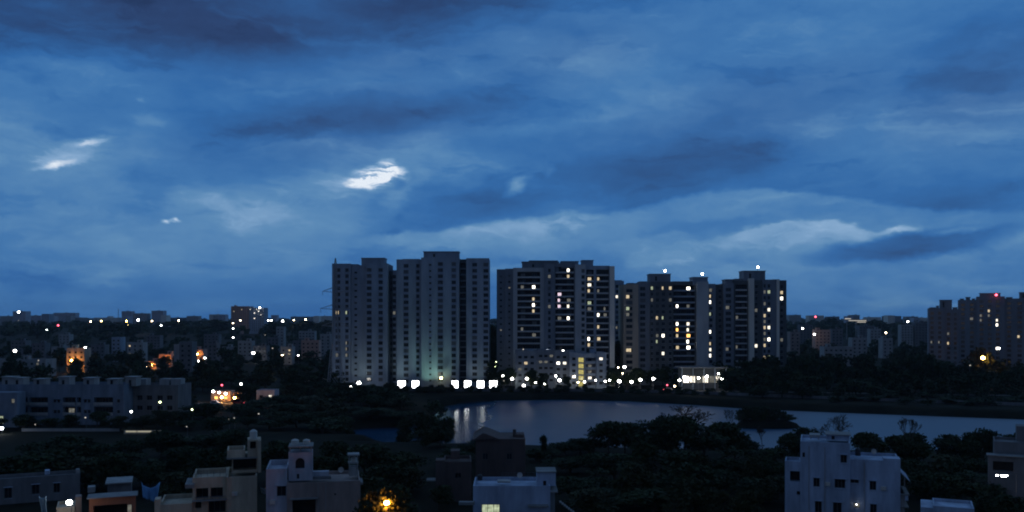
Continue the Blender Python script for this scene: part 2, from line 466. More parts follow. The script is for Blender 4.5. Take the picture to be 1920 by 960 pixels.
bu = nt3.nodes.new('ShaderNodeBump'); bu.inputs['Strength'].default_value = .05; bu.inputs['Distance'].default_value = .25
nt3.links.new(tc3.outputs['Object'], mp3.inputs[0]); nt3.links.new(mp3.outputs[0], n3.inputs['Vector']); nt3.links.new(n3.outputs['Fac'], bu.inputs['Height']); nt3.links.new(bu.outputs[0], b.inputs['Normal'])
sx3 = nt3.nodes.new('ShaderNodeSeparateXYZ'); nt3.links.new(tc3.outputs['Object'], sx3.inputs[0])
cm3 = nt3.nodes.new('ShaderNodeTexNoise'); cm3.inputs['Scale'].default_value = .03; cm3.inputs['Detail'].default_value = 3
nt3.links.new(tc3.outputs['Object'], cm3.inputs['Vector'])
ad3 = nt3.nodes.new('ShaderNodeMath'); ad3.operation = 'MULTIPLY_ADD'; nt3.links.new(cm3.outputs['Fac'], ad3.inputs[0]); ad3.inputs[1].default_value = 22; nt3.links.new(sx3.outputs[0], ad3.inputs[2])
ro3 = nt3.nodes.new('ShaderNodeMapRange'); ro3.inputs[1].default_value = -12; ro3.inputs[2].default_value = 26; ro3.inputs[3].default_value = .15; ro3.inputs[4].default_value = .50   # sheltered calm on the left, wind ripple on the right
nt3.links.new(ad3.outputs[0], ro3.inputs[0]); nt3.links.new(ro3.outputs[0], b.inputs['Roughness'])
lk = MB(); lk.quad((-90, 225, LZ), (345, 225, LZ), (345, 415, LZ), (-90, 415, LZ))
tag(lk.build('lake', wm), 'still lake reflecting the dusk sky and the floodlights', kind='structure')
# ---------------------------------------------------------------- façade kit
def facade(mb, u0, u1, z0, z1, ops, fn, reveal=.25, m=0):
    """wall with real openings; fn maps (along, inwards, up) to a point"""
    ops = [(max(a, u0 + .02), min(b, u1 - .02), max(c, z0 + .02), min(d, z1 - .02)) + tuple(r) for a, b, c, d, *r in ops]
    ops = [o for o in ops if o[1] > o[0] and o[3] > o[2]]
    us = sorted({round(x, 4) for o in ops for x in o[:2]} | {u0, u1})
    # merge column by column: between two cuts, walk up the openings that cover the strip
    for a, b in zip(us, us[1:]):
        if b - a < 1e-5: continue
        mid = (a + b) / 2
        zz = sorted((o[2], o[3]) for o in ops if o[0] < mid < o[1])
        z = z0
        for c, d in zz:
            if c > z: mb.quad(fn(a, 0, z), fn(b, 0, z), fn(b, 0, c), fn(a, 0, c), m)
            z = max(z, d)
        if z < z1: mb.quad(fn(a, 0, z), fn(b, 0, z), fn(b, 0, z1), fn(a, 0, z1), m)
    for o in ops:
        a, b, c, d = o[:4]; r = o[4] if len(o) > 4 else reveal; back = o[5] if len(o) > 5 else None
        mb.quad(fn(a, 0, c), fn(a, r, c), fn(a, r, d), fn(a, 0, d), m); mb.quad(fn(b, r, c), fn(b, 0, c), fn(b, 0, d), fn(b, r, d), m)
        mb.quad(fn(a, 0, c), fn(b, 0, c), fn(b, r, c), fn(a, r, c), m); mb.quad(fn(a, r, d), fn(b, r, d), fn(b, 0, d), fn(a, 0, d), m)
        if back is not None: mb.quad(fn(a, r, c), fn(b, r, c), fn(b, r, d), fn(a, r, d), back)
def block(mb, x0, x1, y0, y1, z0, z1, ops=(), m=0, right=(), left=(), top=True):
    x0 += .004; x1 -= .004
    facade(mb, x0, x1, z0, z1, ops, lambda u, d, z: (u, y0 + d, z), m=m)
    facade(mb, y0, y1, z0, z1, right, lambda u, d, z: (x1 - d, u, z), m=m)
    facade(mb, y0, y1, z0, z1, left, lambda u, d, z: (x0 + d, u, z), m=m)
    mb.quad((x1, y1, z0), (x0, y1, z0), (x0, y1, z1), (x1, y1, z1), m)
    if top: mb.quad((x0, y0, z1), (x1, y0, z1), (x1, y1, z1), (x0, y1, z1), m)
def parapet(mb, x0, x1, y0, y1, z, h=.9, t=.2, m=0):
    x0 += .01; x1 -= .01; y0 += .01; y1 -= .01
    mb.box(x0, x1, y0, y0 + t, z, z + h, m, 'b'); mb.box(x0, x1, y1 - t, y1, z, z + h, m, 'b')
    mb.box(x0, x0 + t, y0 + t, y1 - t, z, z + h, m, 'bfk'); mb.box(x1 - t, x1, y0 + t, y1 - t, z, z + h, m, 'bfk')
_wcache = {}
def window_into(mb, w, h, x=0, y=0, z=0, hood=True, ms=(0, 1, 2), panes=2, part=1.0):
    """frame, mullion, pane and sunshade; origin at the foot of the opening, on the recessed plane"""
    f, g, wl = ms; t = min(.08, w * .08)
    mb.box(x - w/2, x - w/2 + t, y - .05, y, z, z + h, f); mb.box(x + w/2 - t, x + w/2, y - .05, y, z, z + h, f)
    mb.box(x - w/2 + t, x + w/2 - t, y - .05, y, z, z + t, f); mb.box(x - w/2 + t, x + w/2 - t, y - .05, y, z + h - t, z + h, f)
    for k in range(1, panes):
        u = x - w/2 + w * k / panes
        mb.box(u - t/2, u + t/2, y - .045, y - .003, z + t, z + h - t, f)
    a, b, c = x - w/2 + t, x + w/2 - t, x + w/2 - t
    if part < 1: c = a + (b - a) * part                     # the curtain or shutter leaves only part of the room in view
    mb.quad((a, y - .02, z + t), (c, y - .02, z + t), (c, y - .02, z + h - t), (a, y - .02, z + h - t), g)
    if part < 1: mb.quad((c, y - .02, z + t), (b, y - .02, z + t), (b, y - .02, z + h - t), (c, y - .02, z + h - t), 3)
    if hood:
        mb.box(x - w/2 - .15, x + w/2 + .15, y - .6, y - .25, z + h + .05, z + h + .15, wl)
        mb.box(x - w/2 - .08, x + w/2 + .08, y - .38, y - .252, z - .12, z - .02, wl)
def window(root, x, y, z, w, h, pane='glass', wall='grey', hood=True, rz=0.0, name='window', panes=2, part=1.0):
    k = (round(w, 2), round(h, 2), pane, wall, hood, panes, part)
    if k not in _wcache:
        mb = MB(); window_into(mb, w, h, hood=hood, panes=panes, part=part)
        _wcache[k] = mb.mesh(name, [M['frame'], M[pane], M[wall], M['glass']])
    p = root.location
    return link(name, _wcache[k], root, (x - p.x, y - p.y, z - p.z), rz)
_bcache = {}
def balcony(root, x0, x1, y, z, depth, wall='grey', rail=.95, out=.5, solid=True):
    w = x1 - x0; k = (round(w, 2), depth, wall, rail, out, solid)
    if k not in _bcache:
        mb = MB(); a, b = -w/2 + .02, w/2 - .02
        mb.box(a, b, -out, depth - .02, -.18, 0)
        if solid: mb.box(a, b, -out, -out + .12, .002, rail)
        else:
            mb.box(a, b, -out, -out + .06, rail - .06, rail); n = max(3, int(w / .35))
            for i in range(n + 1):
                u = a + .03 + (b - a - .06) * i / n
                mb.box(u - .02, u + .02, -out + .01, -out + .05, .002, rail - .062)
        if out > .2:
            mb.box(a, a + .1, -out + .122, 0, .002, rail); mb.box(b - .1, b, -out + .122, 0, .002, rail)
        _bcache[k] = mb.mesh('balcony', M[wall])
    p = root.location
    return link('balcony', _bcache[k], root, ((x0 + x1)/2 - p.x, y - p.y, z - p.z))

def tower(label, Y, blocks, heads, lits, fh=3.05, depth=20.0, group='high apartment towers beyond the lake', cat='apartment tower', base=None, turn=0):
    """blocks: px0, px1, top, setback, wall, columns; columns: ('w', centre px, width px, rel. height) or ('b', px0, px1, wall)"""
    pa = min(b[0] for b in blocks); pb = max(b[1] for b in blocks)
    g0 = base if base is not None else gz(wx((pa + pb)/2, Y), Y)
    root = empty('apartment_tower', (wx((pa + pb)/2, Y), Y, g0), label, cat, group)
    wins = []; lits = list(lits)
    for p0, p1, top, setb, wall, cols in blocks:
        y0 = Y + setb; zt = wz(top, Y)                       # set-backs are small against the distance
        x0, x1 = wx(p0, Y), wx(p1, Y); ops = []; bal = []
        n = int((zt - g0 - 1.6) / fh)
        rows = [zt - 1.3 - (k + 1) * fh + .95 for k in range(n)]
        for c in cols:
            if c[0] == 'w':
                xc = wx(c[1], Y); ww = c[2] / F * Y; hh = c[3] if len(c) > 3 else 1.8
                for z in rows:
                    ops.append((xc - ww/2, xc + ww/2, z, z + hh, .3))
                    wins.append(dict(x=xc, y=y0 + .3, z=z, w=ww, h=hh, pane='glass', wall=wall, px=c[1], name='window'))
            else:
                a, b = wx(c[1], Y), wx(c[2], Y); dp = 1.7
                ops.append((a, b, g0 + 3.2, zt - 1.2, dp, 1))
                for z in rows: bal.append((a, b, y0, z - .85, dp, c[3] if len(c) > 3 else wall))
                nb = 2 if b - a > 5 else 1
                for z in rows:
                    for i in range(nb):
                        xc = a + (b - a) * (i + .5) / nb
                        wins.append(dict(x=xc, y=y0 + dp, z=z - .8, w=min(2.3, (b - a)/nb * .62), h=2.2, pane='glass', wall=wall, px=960 + xc / Y * F, name='balcony_door', hood=False))
        mb = MB(); y1 = Y + depth + (p0 % 3)
        block(mb, x0, x1, y0, y1, g0 - .3, zt, ops)
        parapet(mb, x0, x1, y0, y1, zt, .8, .2)
        mb.build('wall', [M[wall], M['void']], root)
        for b in bal: balcony(root, b[0], b[1], b[2], b[3], b[4], b[5], rail=.62)
    for p0, p1, bot, top, setb, wall in heads:
        mb = MB(); x0, x1 = wx(p0, Y), wx(p1, Y); zb, zt = wz(bot, Y) - 1.0, wz(top, Y)
        y0 = Y + setb
        block(mb, x0, x1, y0, y0 + 9, zb, zt - .35, [((x0*.7 + x1*.3) - .5, (x0*.7 + x1*.3) + .5, zb + 2.2, zt - 1.4, .3, 1)] if zt - zb > 5 else ())
        mb.box(x0 - .3, x1 + .3, y0 - .3, y0 + 9.3, zt - .348, zt)
        mb.build('lift_room', [M[wall], M['void']], root)
    if turn: root.rotation_euler.z = -math.atan2(root.location.x, Y) * turn; root.scale.x = math.cos(root.rotation_euler.z)
    for px, py, kind in lits:
        best = min(wins, key=lambda q: (abs(q['px'] - px) * 1.3 + abs(HZ - (q['z'] + .8 - H) * F / q['y'] - py) + (99 if q['pane'] != 'glass' else 0)))
        best['pane'] = kind
    # nearest-to-view first: the lit ones, then the widest; the surplus past the hundred largest is one part
    for nm in ('window', 'balcony_door'):
        ws = [q for q in wins if q['name'] == nm]
        ws.sort(key=lambda q: (q['pane'] == 'glass', -q['w'] * q['h']))
        for q in ws[:100]:
            if q['pane'] == 'litwhite': q['pane'] = rnd.choice(('litwhite', 'litwhite', 'litwarm', 'litgreen'))
            if q['pane'] == 'glass': q['pane'] = rnd.choice(('glass', 'glass', 'glass', 'haze_pane', 'haze_pane', 'curtain'))
            window(root, q['x'], q['y'], q['z'], q['w'], q['h'], q['pane'], q['wall'], q.get('hood', True), name=nm, part=(1.0 if q['pane'] in ('glass', 'curtain', 'haze_pane') or q['w'] < 1.5 else rnd.choice((.5, .55, .65, .8))))
        if ws[100:]:
            mb = MB()
            for q in ws[100:]: window_into(mb, q['w'], q['h'], q['x'], q['y'], q['z'], q.get('hood', True))
            tag(mb.build(nm, [M['frame'], M['glass'], M['tower']], root), kind='stuff')
    return root

T1 = tower('unlit pale apartment tower at the left end of the row, behind the lattice pylon', 445, [
    (622, 657, 497, .6, 'tower', [('w', 633, 9), ('w', 650, 6)]),
    (657, 687, 500, 1.6, 'tower', [('w', 666, 5, 1.0)]),
    (687, 727, 497, -.6, 'tower', [('w', 692.5, 9), ('w', 714, 8)]),
    (727, 735, 510, 5.0, 'towerdark', [('w', 731, 4)])],
    [(677, 720, 497, 483, 1.0, 'tower'), (640, 668, 497, 494.5, 3, 'tower')],
    [(627, 589, 'litwarm'), (650, 589, 'litwhite'), (650, 651, 'litdim'), (645, 640, 'litdim'), (633, 668, 'litdim'), (650, 662, 'litdim')])
T2 = tower('widest and tallest unlit pale tower, second from the left, with floodlights along its foot', 445, [
    (735, 743, 509, 3.0, 'tower', [('w', 738, 6)]),
    (743, 790, 489, .8, 'tower', [('w', 761, 9), ('w', 783, 6)]),
    (790, 861, 486, -1.0, 'tower', [('w', 807, 4, 1.0), ('w', 826, 9.5), ('w', 851, 8)]),
    (861, 874, 488, 4.0, 'towerdark', [('b', 862, 873, 'towerdim')]),
    (874, 917, 487, 0, 'tower', [('w', 890, 9), ('w', 911, 9)])],
    [(794, 860, 486, 471, .5, 'tower'), (755, 785, 489, 485, 2, 'tower'), (880, 908, 487, 484, 2, 'tower')], [(738, 588, 'litdim'), (826, 704, 'litdim')])
T3 = tower('broad tower in mid row with stacked dark balconies and a low block before it', 450, [
    (931, 947, 507, 3.5, 'towerdim', [('w', 939, 4, 1.0)]),
    (947, 962, 506, 2.2, 'towerdim', [('w', 955, 4, 1.0)]),
    (962, 1020, 505, 0, 'towerpale', [('b', 970, 1013, 'towerpale')]),
    (1020, 1040, 498, -.7, 'towerdim', [('w', 1030, 5)]),
    (1040, 1078, 496, .4, 'towerdim', [('b', 1041.5, 1076.5, 'towerpale')]),
    (1078, 1098, 499, -1.2, 'towerpale', [('w', 1093, 6)]),
    (1098, 1143, 501, .3, 'tower', [('b', 1099.5, 1113.5, 'towerpale'), ('b', 1118, 1142, 'towerpale')]),
    (1143, 1152, 502, -1, 'towerlight', [])],
    [(979, 1048, 505, 490, 1.5, 'towerdim'), (993, 1046, 492, 487.5, 3.5, 'towerdim'), (1053, 1085, 499, 489, 1.5, 'tower'), (1092, 1113, 501, 487, 2, 'tower')],
    [(1000, 544, 'litbright'), (1002, 564, 'litwarm'), (1003, 574, 'litbright'), (1003, 585, 'litwarm'), (1069, 513, 'litbright'), (1070, 494, 'litwhite'), (1047, 555, 'litpink'), (1049, 565, 'litpink'), (1060, 567, 'litdim'), (1047, 575, 'litpink'), (1069, 574, 'litwhite'), (1047, 595, 'litdim'), (1069, 594, 'litbright'),
     (1105, 526, 'litwarm'), (1122, 526, 'litwarm'), (1103, 543, 'litwhite'), (1112, 542, 'litwhite'), (1122, 550, 'litdim'), (1112, 568, 'litwhite'), (1123, 594, 'litbright'), (1134, 594, 'litdim'), (1122, 611, 'litwarm'), (1105, 637, 'litbright'), (1122, 637, 'litwarm'), (1112, 645, 'litwarm'), (1140, 577, 'litdim'), (1106, 580, 'litdim'), (1030, 514, 'litdim'), (1030, 575, 'litdim'), (939, 615, 'litdim'), (955, 544, 'litdim'), (972, 544, 'litdim'), (1003, 625, 'litdim'), (983, 615, 'litdim')])
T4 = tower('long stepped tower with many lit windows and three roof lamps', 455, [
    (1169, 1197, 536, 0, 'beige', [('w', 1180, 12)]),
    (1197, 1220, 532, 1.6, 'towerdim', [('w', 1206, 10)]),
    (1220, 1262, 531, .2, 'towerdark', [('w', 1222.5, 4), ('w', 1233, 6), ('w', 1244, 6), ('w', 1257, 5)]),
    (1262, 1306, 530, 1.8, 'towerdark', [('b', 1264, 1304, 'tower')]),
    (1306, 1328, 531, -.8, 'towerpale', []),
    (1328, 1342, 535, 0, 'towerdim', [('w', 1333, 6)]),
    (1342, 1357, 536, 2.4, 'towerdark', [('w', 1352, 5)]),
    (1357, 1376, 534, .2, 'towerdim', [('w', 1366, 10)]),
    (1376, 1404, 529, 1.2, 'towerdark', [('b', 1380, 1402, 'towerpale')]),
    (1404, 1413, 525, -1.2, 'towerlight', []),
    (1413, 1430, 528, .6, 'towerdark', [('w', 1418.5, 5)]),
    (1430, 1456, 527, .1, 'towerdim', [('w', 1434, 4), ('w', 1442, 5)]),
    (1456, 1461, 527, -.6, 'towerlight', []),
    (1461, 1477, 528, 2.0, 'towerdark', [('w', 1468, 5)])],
    [(1219, 1258, 531, 513, 1.0, 'towerdim'), (1300, 1328, 531, 519, 1.0, 'tower'), (1396, 1437, 527, 507, 2.0, 'towerdim'), (1180, 1190, 536, 530, 3, 'towerdim'), (1202, 1214, 532, 527, 3, 'towerdim'), (1364, 1378, 534, 523, 3, 'towerdim'), (1382, 1394, 529, 522, 3, 'towerdim'), (1455, 1465, 528, 523, 4, 'towerdim')],
    [(1181, 574, 'litwhite'), (1188, 553, 'litwarm'), (1182, 594, 'litdim'), (1181, 656, 'litwarm'), (1222, 540, 'litwhite'), (1241, 540, 'litwhite'), (1256, 540, 'litwhite'), (1232, 593, 'litwarm'), (1243, 593, 'litwhite'), (1244, 635, 'litbright'), (1233, 635, 'litdim'), (1234, 646, 'litwhite'), (1243, 667, 'litwhite'), (1222, 560, 'litdim'), (1256, 561, 'litdim'),
     (1297, 540, 'litbright'), (1282, 571, 'litbright'), (1304, 572, 'litdim'), (1282, 604, 'litbright'), (1296, 604, 'litwhite'), (1296, 614, 'litwhite'), (1282, 624, 'litorange'), (1303, 624, 'litorange'), (1283, 636, 'litwhite'), (1297, 635, 'litbright'), (1282, 657, 'litwarm'), (1298, 656, 'litbright'),
     (1332, 554, 'litwhite'), (1332, 564, 'litbright'), (1333, 584, 'litwhite'), (1333, 623, 'litbright'), (1333, 644, 'litwhite'), (1333, 654, 'litwhite'), (1335, 665, 'litbright'), (1324, 540, 'litdim'), (1362, 581, 'litdim'), (1370, 658, 'litdim'), (1390, 592, 'litdim'), (1390, 648, 'litdim'), (1420, 649, 'litwhite'), (1418, 580, 'litdim'),
     (1441, 547, 'litwhite'), (1433, 553, 'litdim'), (1441, 581, 'litwhite'), (1433, 588, 'litwarm'), (1434, 610, 'litwarm'), (1442, 615, 'litwhite'), (1434, 622, 'litdim'), (1442, 637, 'litbright'), (1435, 643, 'litwarm'), (1435, 666, 'litwarm'), (1443, 670, 'litwhite'), (1434, 599, 'litdim'), (1434, 633, 'litdim'), (1434, 565, 'litdim'), (1468, 557, 'litbright'), (1466, 547, 'litwarm'), (1468, 637, 'litdim')])
T5 = tower('slim tower filling the gap behind the two lit towers', 525, [
    (1151, 1170, 529, 0, 'tower', [('w', 1157, 5), ('w', 1164, 4)])], [(1154, 1166, 529, 525, 2, 'tower')], [(1157, 557, 'litwhite'), (1157, 613, 'litdim')])
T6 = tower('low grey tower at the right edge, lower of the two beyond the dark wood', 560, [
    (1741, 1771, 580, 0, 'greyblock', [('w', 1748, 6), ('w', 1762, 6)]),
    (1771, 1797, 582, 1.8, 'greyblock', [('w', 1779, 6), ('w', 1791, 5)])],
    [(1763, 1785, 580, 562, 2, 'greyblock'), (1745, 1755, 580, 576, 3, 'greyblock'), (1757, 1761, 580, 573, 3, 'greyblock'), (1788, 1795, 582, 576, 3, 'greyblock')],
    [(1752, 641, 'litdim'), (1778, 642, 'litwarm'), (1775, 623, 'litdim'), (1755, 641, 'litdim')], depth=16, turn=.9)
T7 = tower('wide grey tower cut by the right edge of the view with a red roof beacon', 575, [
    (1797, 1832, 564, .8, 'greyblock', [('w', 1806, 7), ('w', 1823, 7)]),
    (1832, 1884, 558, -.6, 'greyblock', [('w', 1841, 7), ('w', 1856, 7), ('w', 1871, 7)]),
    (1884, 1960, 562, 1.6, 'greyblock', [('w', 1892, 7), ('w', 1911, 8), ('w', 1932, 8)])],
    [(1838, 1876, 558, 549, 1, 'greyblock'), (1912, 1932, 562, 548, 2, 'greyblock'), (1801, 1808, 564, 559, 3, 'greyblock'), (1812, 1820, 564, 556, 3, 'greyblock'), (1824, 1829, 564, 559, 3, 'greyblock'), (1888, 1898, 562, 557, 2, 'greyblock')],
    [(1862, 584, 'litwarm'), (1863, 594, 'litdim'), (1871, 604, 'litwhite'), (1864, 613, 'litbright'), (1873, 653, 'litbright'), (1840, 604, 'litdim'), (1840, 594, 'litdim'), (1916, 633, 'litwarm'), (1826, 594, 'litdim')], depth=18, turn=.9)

# low five-storey block in front of the mid tower, one stair bay glowing yellow
Y = 432.0
root = empty('low_apartment_block', (wx(1050, Y), Y, 0), 'low white block before the mid tower with a yellow lit stair bay', 'apartment block')
for p0, p1, top, setb, wall, wcols, bay in [
        (966, 1008, 661, 1.2, 'towerdim', [975, 986, 998], None), (1008, 1040, 659, 2.2, 'towerdim', [1014, 1024, 1034], None), (1040, 1068, 661, 1.2, 'towerdim', [1047, 1059], None),
        (1068, 1083, 664, 0, 'tower', [1076], None), (1083, 1097, 666, 1.4, 'tower', [], 'stair'), (1097, 1119, 666, .8, 'tower', [], 'bal'), (1119, 1137, 664, 0, 'tower', [1127], None)]:
    mb = MB(); x0, x1 = wx(p0, Y), wx(p1, Y); zt = wz(top, Y); ops = []; put = []
    for k in range(5):
        z = zt - 1.0 - (k + 1) * 2.95 + .95
        if z < .4: continue
        for c in wcols:
            xc = wx(c, Y); ops.append((xc - .85, xc + .85, z, z + 1.4, .25)); put.append((xc, Y + setb + .25, z, 1.7, 1.4, 'window'))
        if bay == 'stair':
            xc = (x0 + x1)/2; ops.append((xc - 1.3, xc + 1.3, z - .55, z + 1.75, .3)); put.append((xc, Y + setb + .3, z - .55, 2.6, 2.3, 'stair_window'))
        if bay == 'bal':
            ops.append((x0 + .4, x1 - .4, z - .85, z + 1.75, 1.5, 1)); put.append((x0 + 2.5, Y + setb + 1.5, z - .8, 1.8, 2.1, 'balcony_door')); balcony(root, x0 + .42, x1 - .42, Y + setb, z - .84, 1.48, 'tower', out=.4)
    block(mb, x0, x1, Y + setb, Y + 14, -.2, zt, ops); parapet(mb, x0, x1, Y + setb, Y + 14, zt, .8)
    mb.build('wall', [M[wall], M['darkgrey']], root)
    for i, (x, y, z, w_, h_, nm) in enumerate(put):
        px_, py_ = 960 + x / Y * F, HZ - (z + .7 - H) * F / Y
        pane = 'lityellow' if nm == 'stair_window' else 'glass'
        for lx, ly, kd in [(969, 679, 'litdim'), (986, 678, 'litwarm'), (1047, 683, 'litbright'), (1058, 683, 'litwhite'), (1127, 671, 'litwhite'), (1028, 683, 'litdim'), (1014, 681, 'litdim'), (1076, 705, 'litwhite'), (1105, 684, 'litdim'), (1105, 698, 'litdim'), (1105, 671, 'litdim'), (1105, 712, 'litwhite'), (1034, 670, 'litdim'), (975, 694, 'litdim')]:
            if abs(lx - px_) < 6 and abs(ly - py_) < 5.5 and nm != 'stair_window': pane = kd
        window(root, x, y, z, w_, h_, pane, 'tower', nm == 'window', name=nm)
for p0, p1 in ((990, 1000), (1024, 1034), (1108, 1117)):
    mb = MB(); mb.box(wx(p0, Y), wx(p1, Y), Y + 5, Y + 9, wz(664, Y), wz(655, Y)); mb.build('stair_head', M['tower'], root)

# clubhouse lit from inside, near the right end of the promenade
Y = 428.0; root = empty('clubhouse', (wx(1318, Y), Y, 0), 'low pavilion blazing with white light below the right tower', 'clubhouse')
x0, x1, zt = wx(1279, Y), wx(1357, Y), wz(690, Y)
mb = MB(); n = 6; ops = []
for i in range(n):
    a = x0 + .6 + (x1 - x0 - 1.2) * i / n; b_ = a + (x1 - x0 - 1.2) / n - .5
    ops.append((a, b_, 3.2, 6.4, .5))
block(mb, x0, x1, Y, Y + 10, -.1, zt, ops); mb.build('wall', M['towerdark'], root)
for i, o in enumerate(ops):
    mb = MB(); kind = ['litbright', 'litwhite', 'litdim', 'litwhite', 'litdim', 'litwhite'][i]
    window(root, (o[0] + o[1])/2, Y + .5, 3.2, o[1] - o[0], 3.2, kind, 'tower', False, panes=3)
mb = MB(); mb.box(x0 - 1.5, x1 + 1.5, Y - 3, Y + 11, zt + .004, zt + .5); mb.build('roof', M['slab'], root)
for i in range(5):
    mb = MB(); x = x0 - .5 + (x1 - x0 + 1) * i / 4; mb.cyl((x, Y - 2.4, -.1), (x, Y - 2.4, zt), .22, .22, 8); mb.build('column', M['tower'], root)

# ---------------------------------------------------------------- row of terraced flats, left
Y = 285.0; root = empty('terrace_row', (wx(115, Y), Y, 0), 'long blue-grey terrace of flats with roof huts at the left edge', 'terraced houses')
mb = MB(); ops = []; wins = []; bals = []
x0, x1, zt = wx(-60, Y), wx(232, Y), wz(726, Y)
bays = [(-40, 0), (30, 52), (54, 90), (118, 142), (144, 152), (176, 212)]
for p0, p1 in bays:
    a, b_ = wx(p0, Y), wx(p1, Y)
    for (py0, py1) in ((745, 759), (763, 778)):
        ops.append((a, b_, wz(py1, Y), wz(py0, Y), 1.6, 1)); bals.append((a, b_, wz(py1, Y)))
        wins.append(((a + b_)/2, Y + 1.6, wz(py1, Y) + .05, min(2.0, (b_ - a) * .5), 2.0, 'glass'))
for p in (12, 22, 103, 110, 160, 167, 222):
    for py in (752, 772):
        xc = wx(p, Y); z = wz(py + 3, Y); ops.append((xc - .45, xc + .45, z, z + 1.1, .25)); wins.append((xc, Y + .25, z, .9, 1.1, 'glass'))
block(mb, x0, x1, Y, Y + 12, -.1, zt, ops); parapet(mb, x0, x1, Y, Y + 12, zt, .9); mb.build('wall', [M['terrace'], M['void']], root)
for i, (x, y, z, w_, h_, pn) in enumerate(wins):
    px_ = 960 + x / Y * F
    if 125 < px_ < 138 and z < 5: pn = 'litdim'
    window(root, x, y, z, w_, h_, pn, 'terrace', h_ < 1.5, name='window' if h_ < 1.5 else 'balcony_door')
for a, b_, z in bals: balcony(root, a, b_, Y, z + .01, 1.58, 'grey', .8, .35)
for k, p in enumerate((-10, 10, 50, 98, 145, 190, 225)):
    mb = MB(); a = wx(p, Y); block(mb, a, a + 3.4, Y + 4, Y + 8, zt, wz(709 + (k % 3) * 2, Y), [(a + 1.0, a + 1.9, zt + .1, zt + 2, .2, 1)])
    mb.box(a - .3, a + 3.7, Y + 3.6, Y + 8.4, wz(709 + (k % 3) * 2, Y) + .003, wz(709 + (k % 3) * 2, Y) + .2)
    mb.build('roof_hut', [M['grey'], M['void']], root)
Y = 292.0; root = empty('terrace_row', (wx(285, Y), Y, 0), 'dimmer shorter terrace of flats at the right end of the long row', 'terraced houses')
mb = MB(); x0, x1, zt = wx(233, Y), wx(334, Y), wz(727, Y); ops = []; wins = []
for p in (245, 262, 280, 300, 318):
    for py in (746, 765):
        xc = wx(p, Y); z = wz(py + 4, Y); ops.append((xc - .9, xc + .9, z, z + 1.5, .3)); wins.append((xc, z))
block(mb, x0, x1, Y, Y + 12, -.1, zt, ops); parapet(mb, x0, x1, Y, Y + 12, zt, .9); mb.build('wall', M['darkgrey'], root)
for x, z in wins: window(root, x, Y + .3, z, 1.8, 1.5, 'glass', 'darkgrey')
for p in (246, 290, 312):
    mb = MB(); a = wx(p, Y); block(mb, a, a + 3.2, Y + 4, Y + 8, zt, wz(712, Y)); mb.build('roof_hut', M['grey'], root)
Y = 278.0; root = empty('end_house', (wx(5, Y), Y, 0), 'pale house end with a greenish lit window at the left edge', 'house')
mb = MB(); x0, x1, zt = wx(-50, Y), wx(32, Y), wz(736, Y)
block(mb, x0, x1, Y, Y + 5, -.1, zt, [(wx(-2, Y), wx(6, Y), wz(795, Y), wz(780, Y), .25), (wx(24, Y) - .5, wx(24, Y) + .5, wz(756, Y), wz(748, Y), .25)]); mb.build('wall', M['terrace'], root)
window(root, wx(2, Y), Y + .25, wz(795, Y), 8 / F * Y, 15 / F * Y, 'litgreen', 'grey'); window(root, wx(24, Y), Y + .25, wz(756, Y), 1, 8 / F * Y, 'litdim', 'grey')

# ---------------------------------------------------------------- generic small houses of the quarter
def house(label, px0, px1, top, Y, wall, group=None, lit=(), name='house', cat='house', base=None, d=9.0, head=True, rows=None, flat=False):
    x0, x1 = wx(px0, Y), wx(px1, Y); xm = (x0 + x1)/2
    g0 = (gz(xm, Y) if base is None else base) - .2
    root = empty(name, (xm, Y, g0), label, cat, group)
    zt = wz(top, Y); mb = MB(); ops = []; wins = []
    w_ = x1 - x0; nf = max(1, int((zt - g0) / 3.1)); nc = max(1, int(w_ / 3.3))
    big = w_ / Y * 887 > 6                                  # too few pixels to show panes otherwise
    if big or lit:
        for k in range(nf):
            z = zt - .5 - (k + 1) * 3.0 + .9
            if z < g0 + .5: break
            for i in range(nc):
                xc = x0 + w_ * (i + .5) / nc
                ops.append((xc - .7, xc + .7, z, z + 1.3, .2)); wins.append([xc, z, 'glass'])
    for px, py, kd in lit:
        if wins:
            q = min(wins, key=lambda q: abs(960 + q[0] / Y * F - px) + abs(HZ - (q[1] + .65 - H) * F / Y - py)); q[2] = kd
    block(mb, x0, x1, Y, Y + d, g0, zt, ops); parapet(mb, x0, x1, Y, Y + d, zt, .8); mb.build('wall', M[wall], root)
    for x, z, pn in wins: window(root, x, Y + .2, z, 1.4, 1.3, pn, wall)
    if head and w_ > 5:
        hx = x0 + w_ * (.15 if int(px0) % 2 else .55)
        mb = MB(); block(mb, hx, hx + 3.0, Y + 3, Y + 6.5, zt, zt + 2.5, [(hx + 1, hx + 1.9, zt + .1, zt + 2, .2, 1)]); mb.box(hx - .3, hx + 3.3, Y + 2.7, Y + 6.8, zt + 2.503, zt + 2.65)
        mb.build('stair_head', [M[wall], M['void']], root)
        mb = MB(); mb.cyl((hx + 5.0 if hx < xm else hx - 1.2, Y + 4, zt), (hx + 5.0 if hx < xm else hx - 1.2, Y + 4, zt + 1.6), .65, .6, 10); mb.build('water_tank', M['tank'], root)
    return root
G_L = 'dim houses among the trees left of the towers'; G_R = 'dim houses among the trees right of the towers'
house('three-storey house glowing orange under its street lamp', 125, 158, 655, 560, 'cream', None, [(150, 680, 'litorange')])
house('small house front washed orange beside a white point of light', 270, 294, 680, 600, 'pink')
house('orange lit house just left of the dark slab tower', 298, 321, 666, 620, 'pink')
house('reddish lit house right of the dark slab tower', 361, 381, 657, 640, 'pink')
house('narrow grey slab block standing alone among black trees', 209, 226, 634, 700, 'tower', head=False)
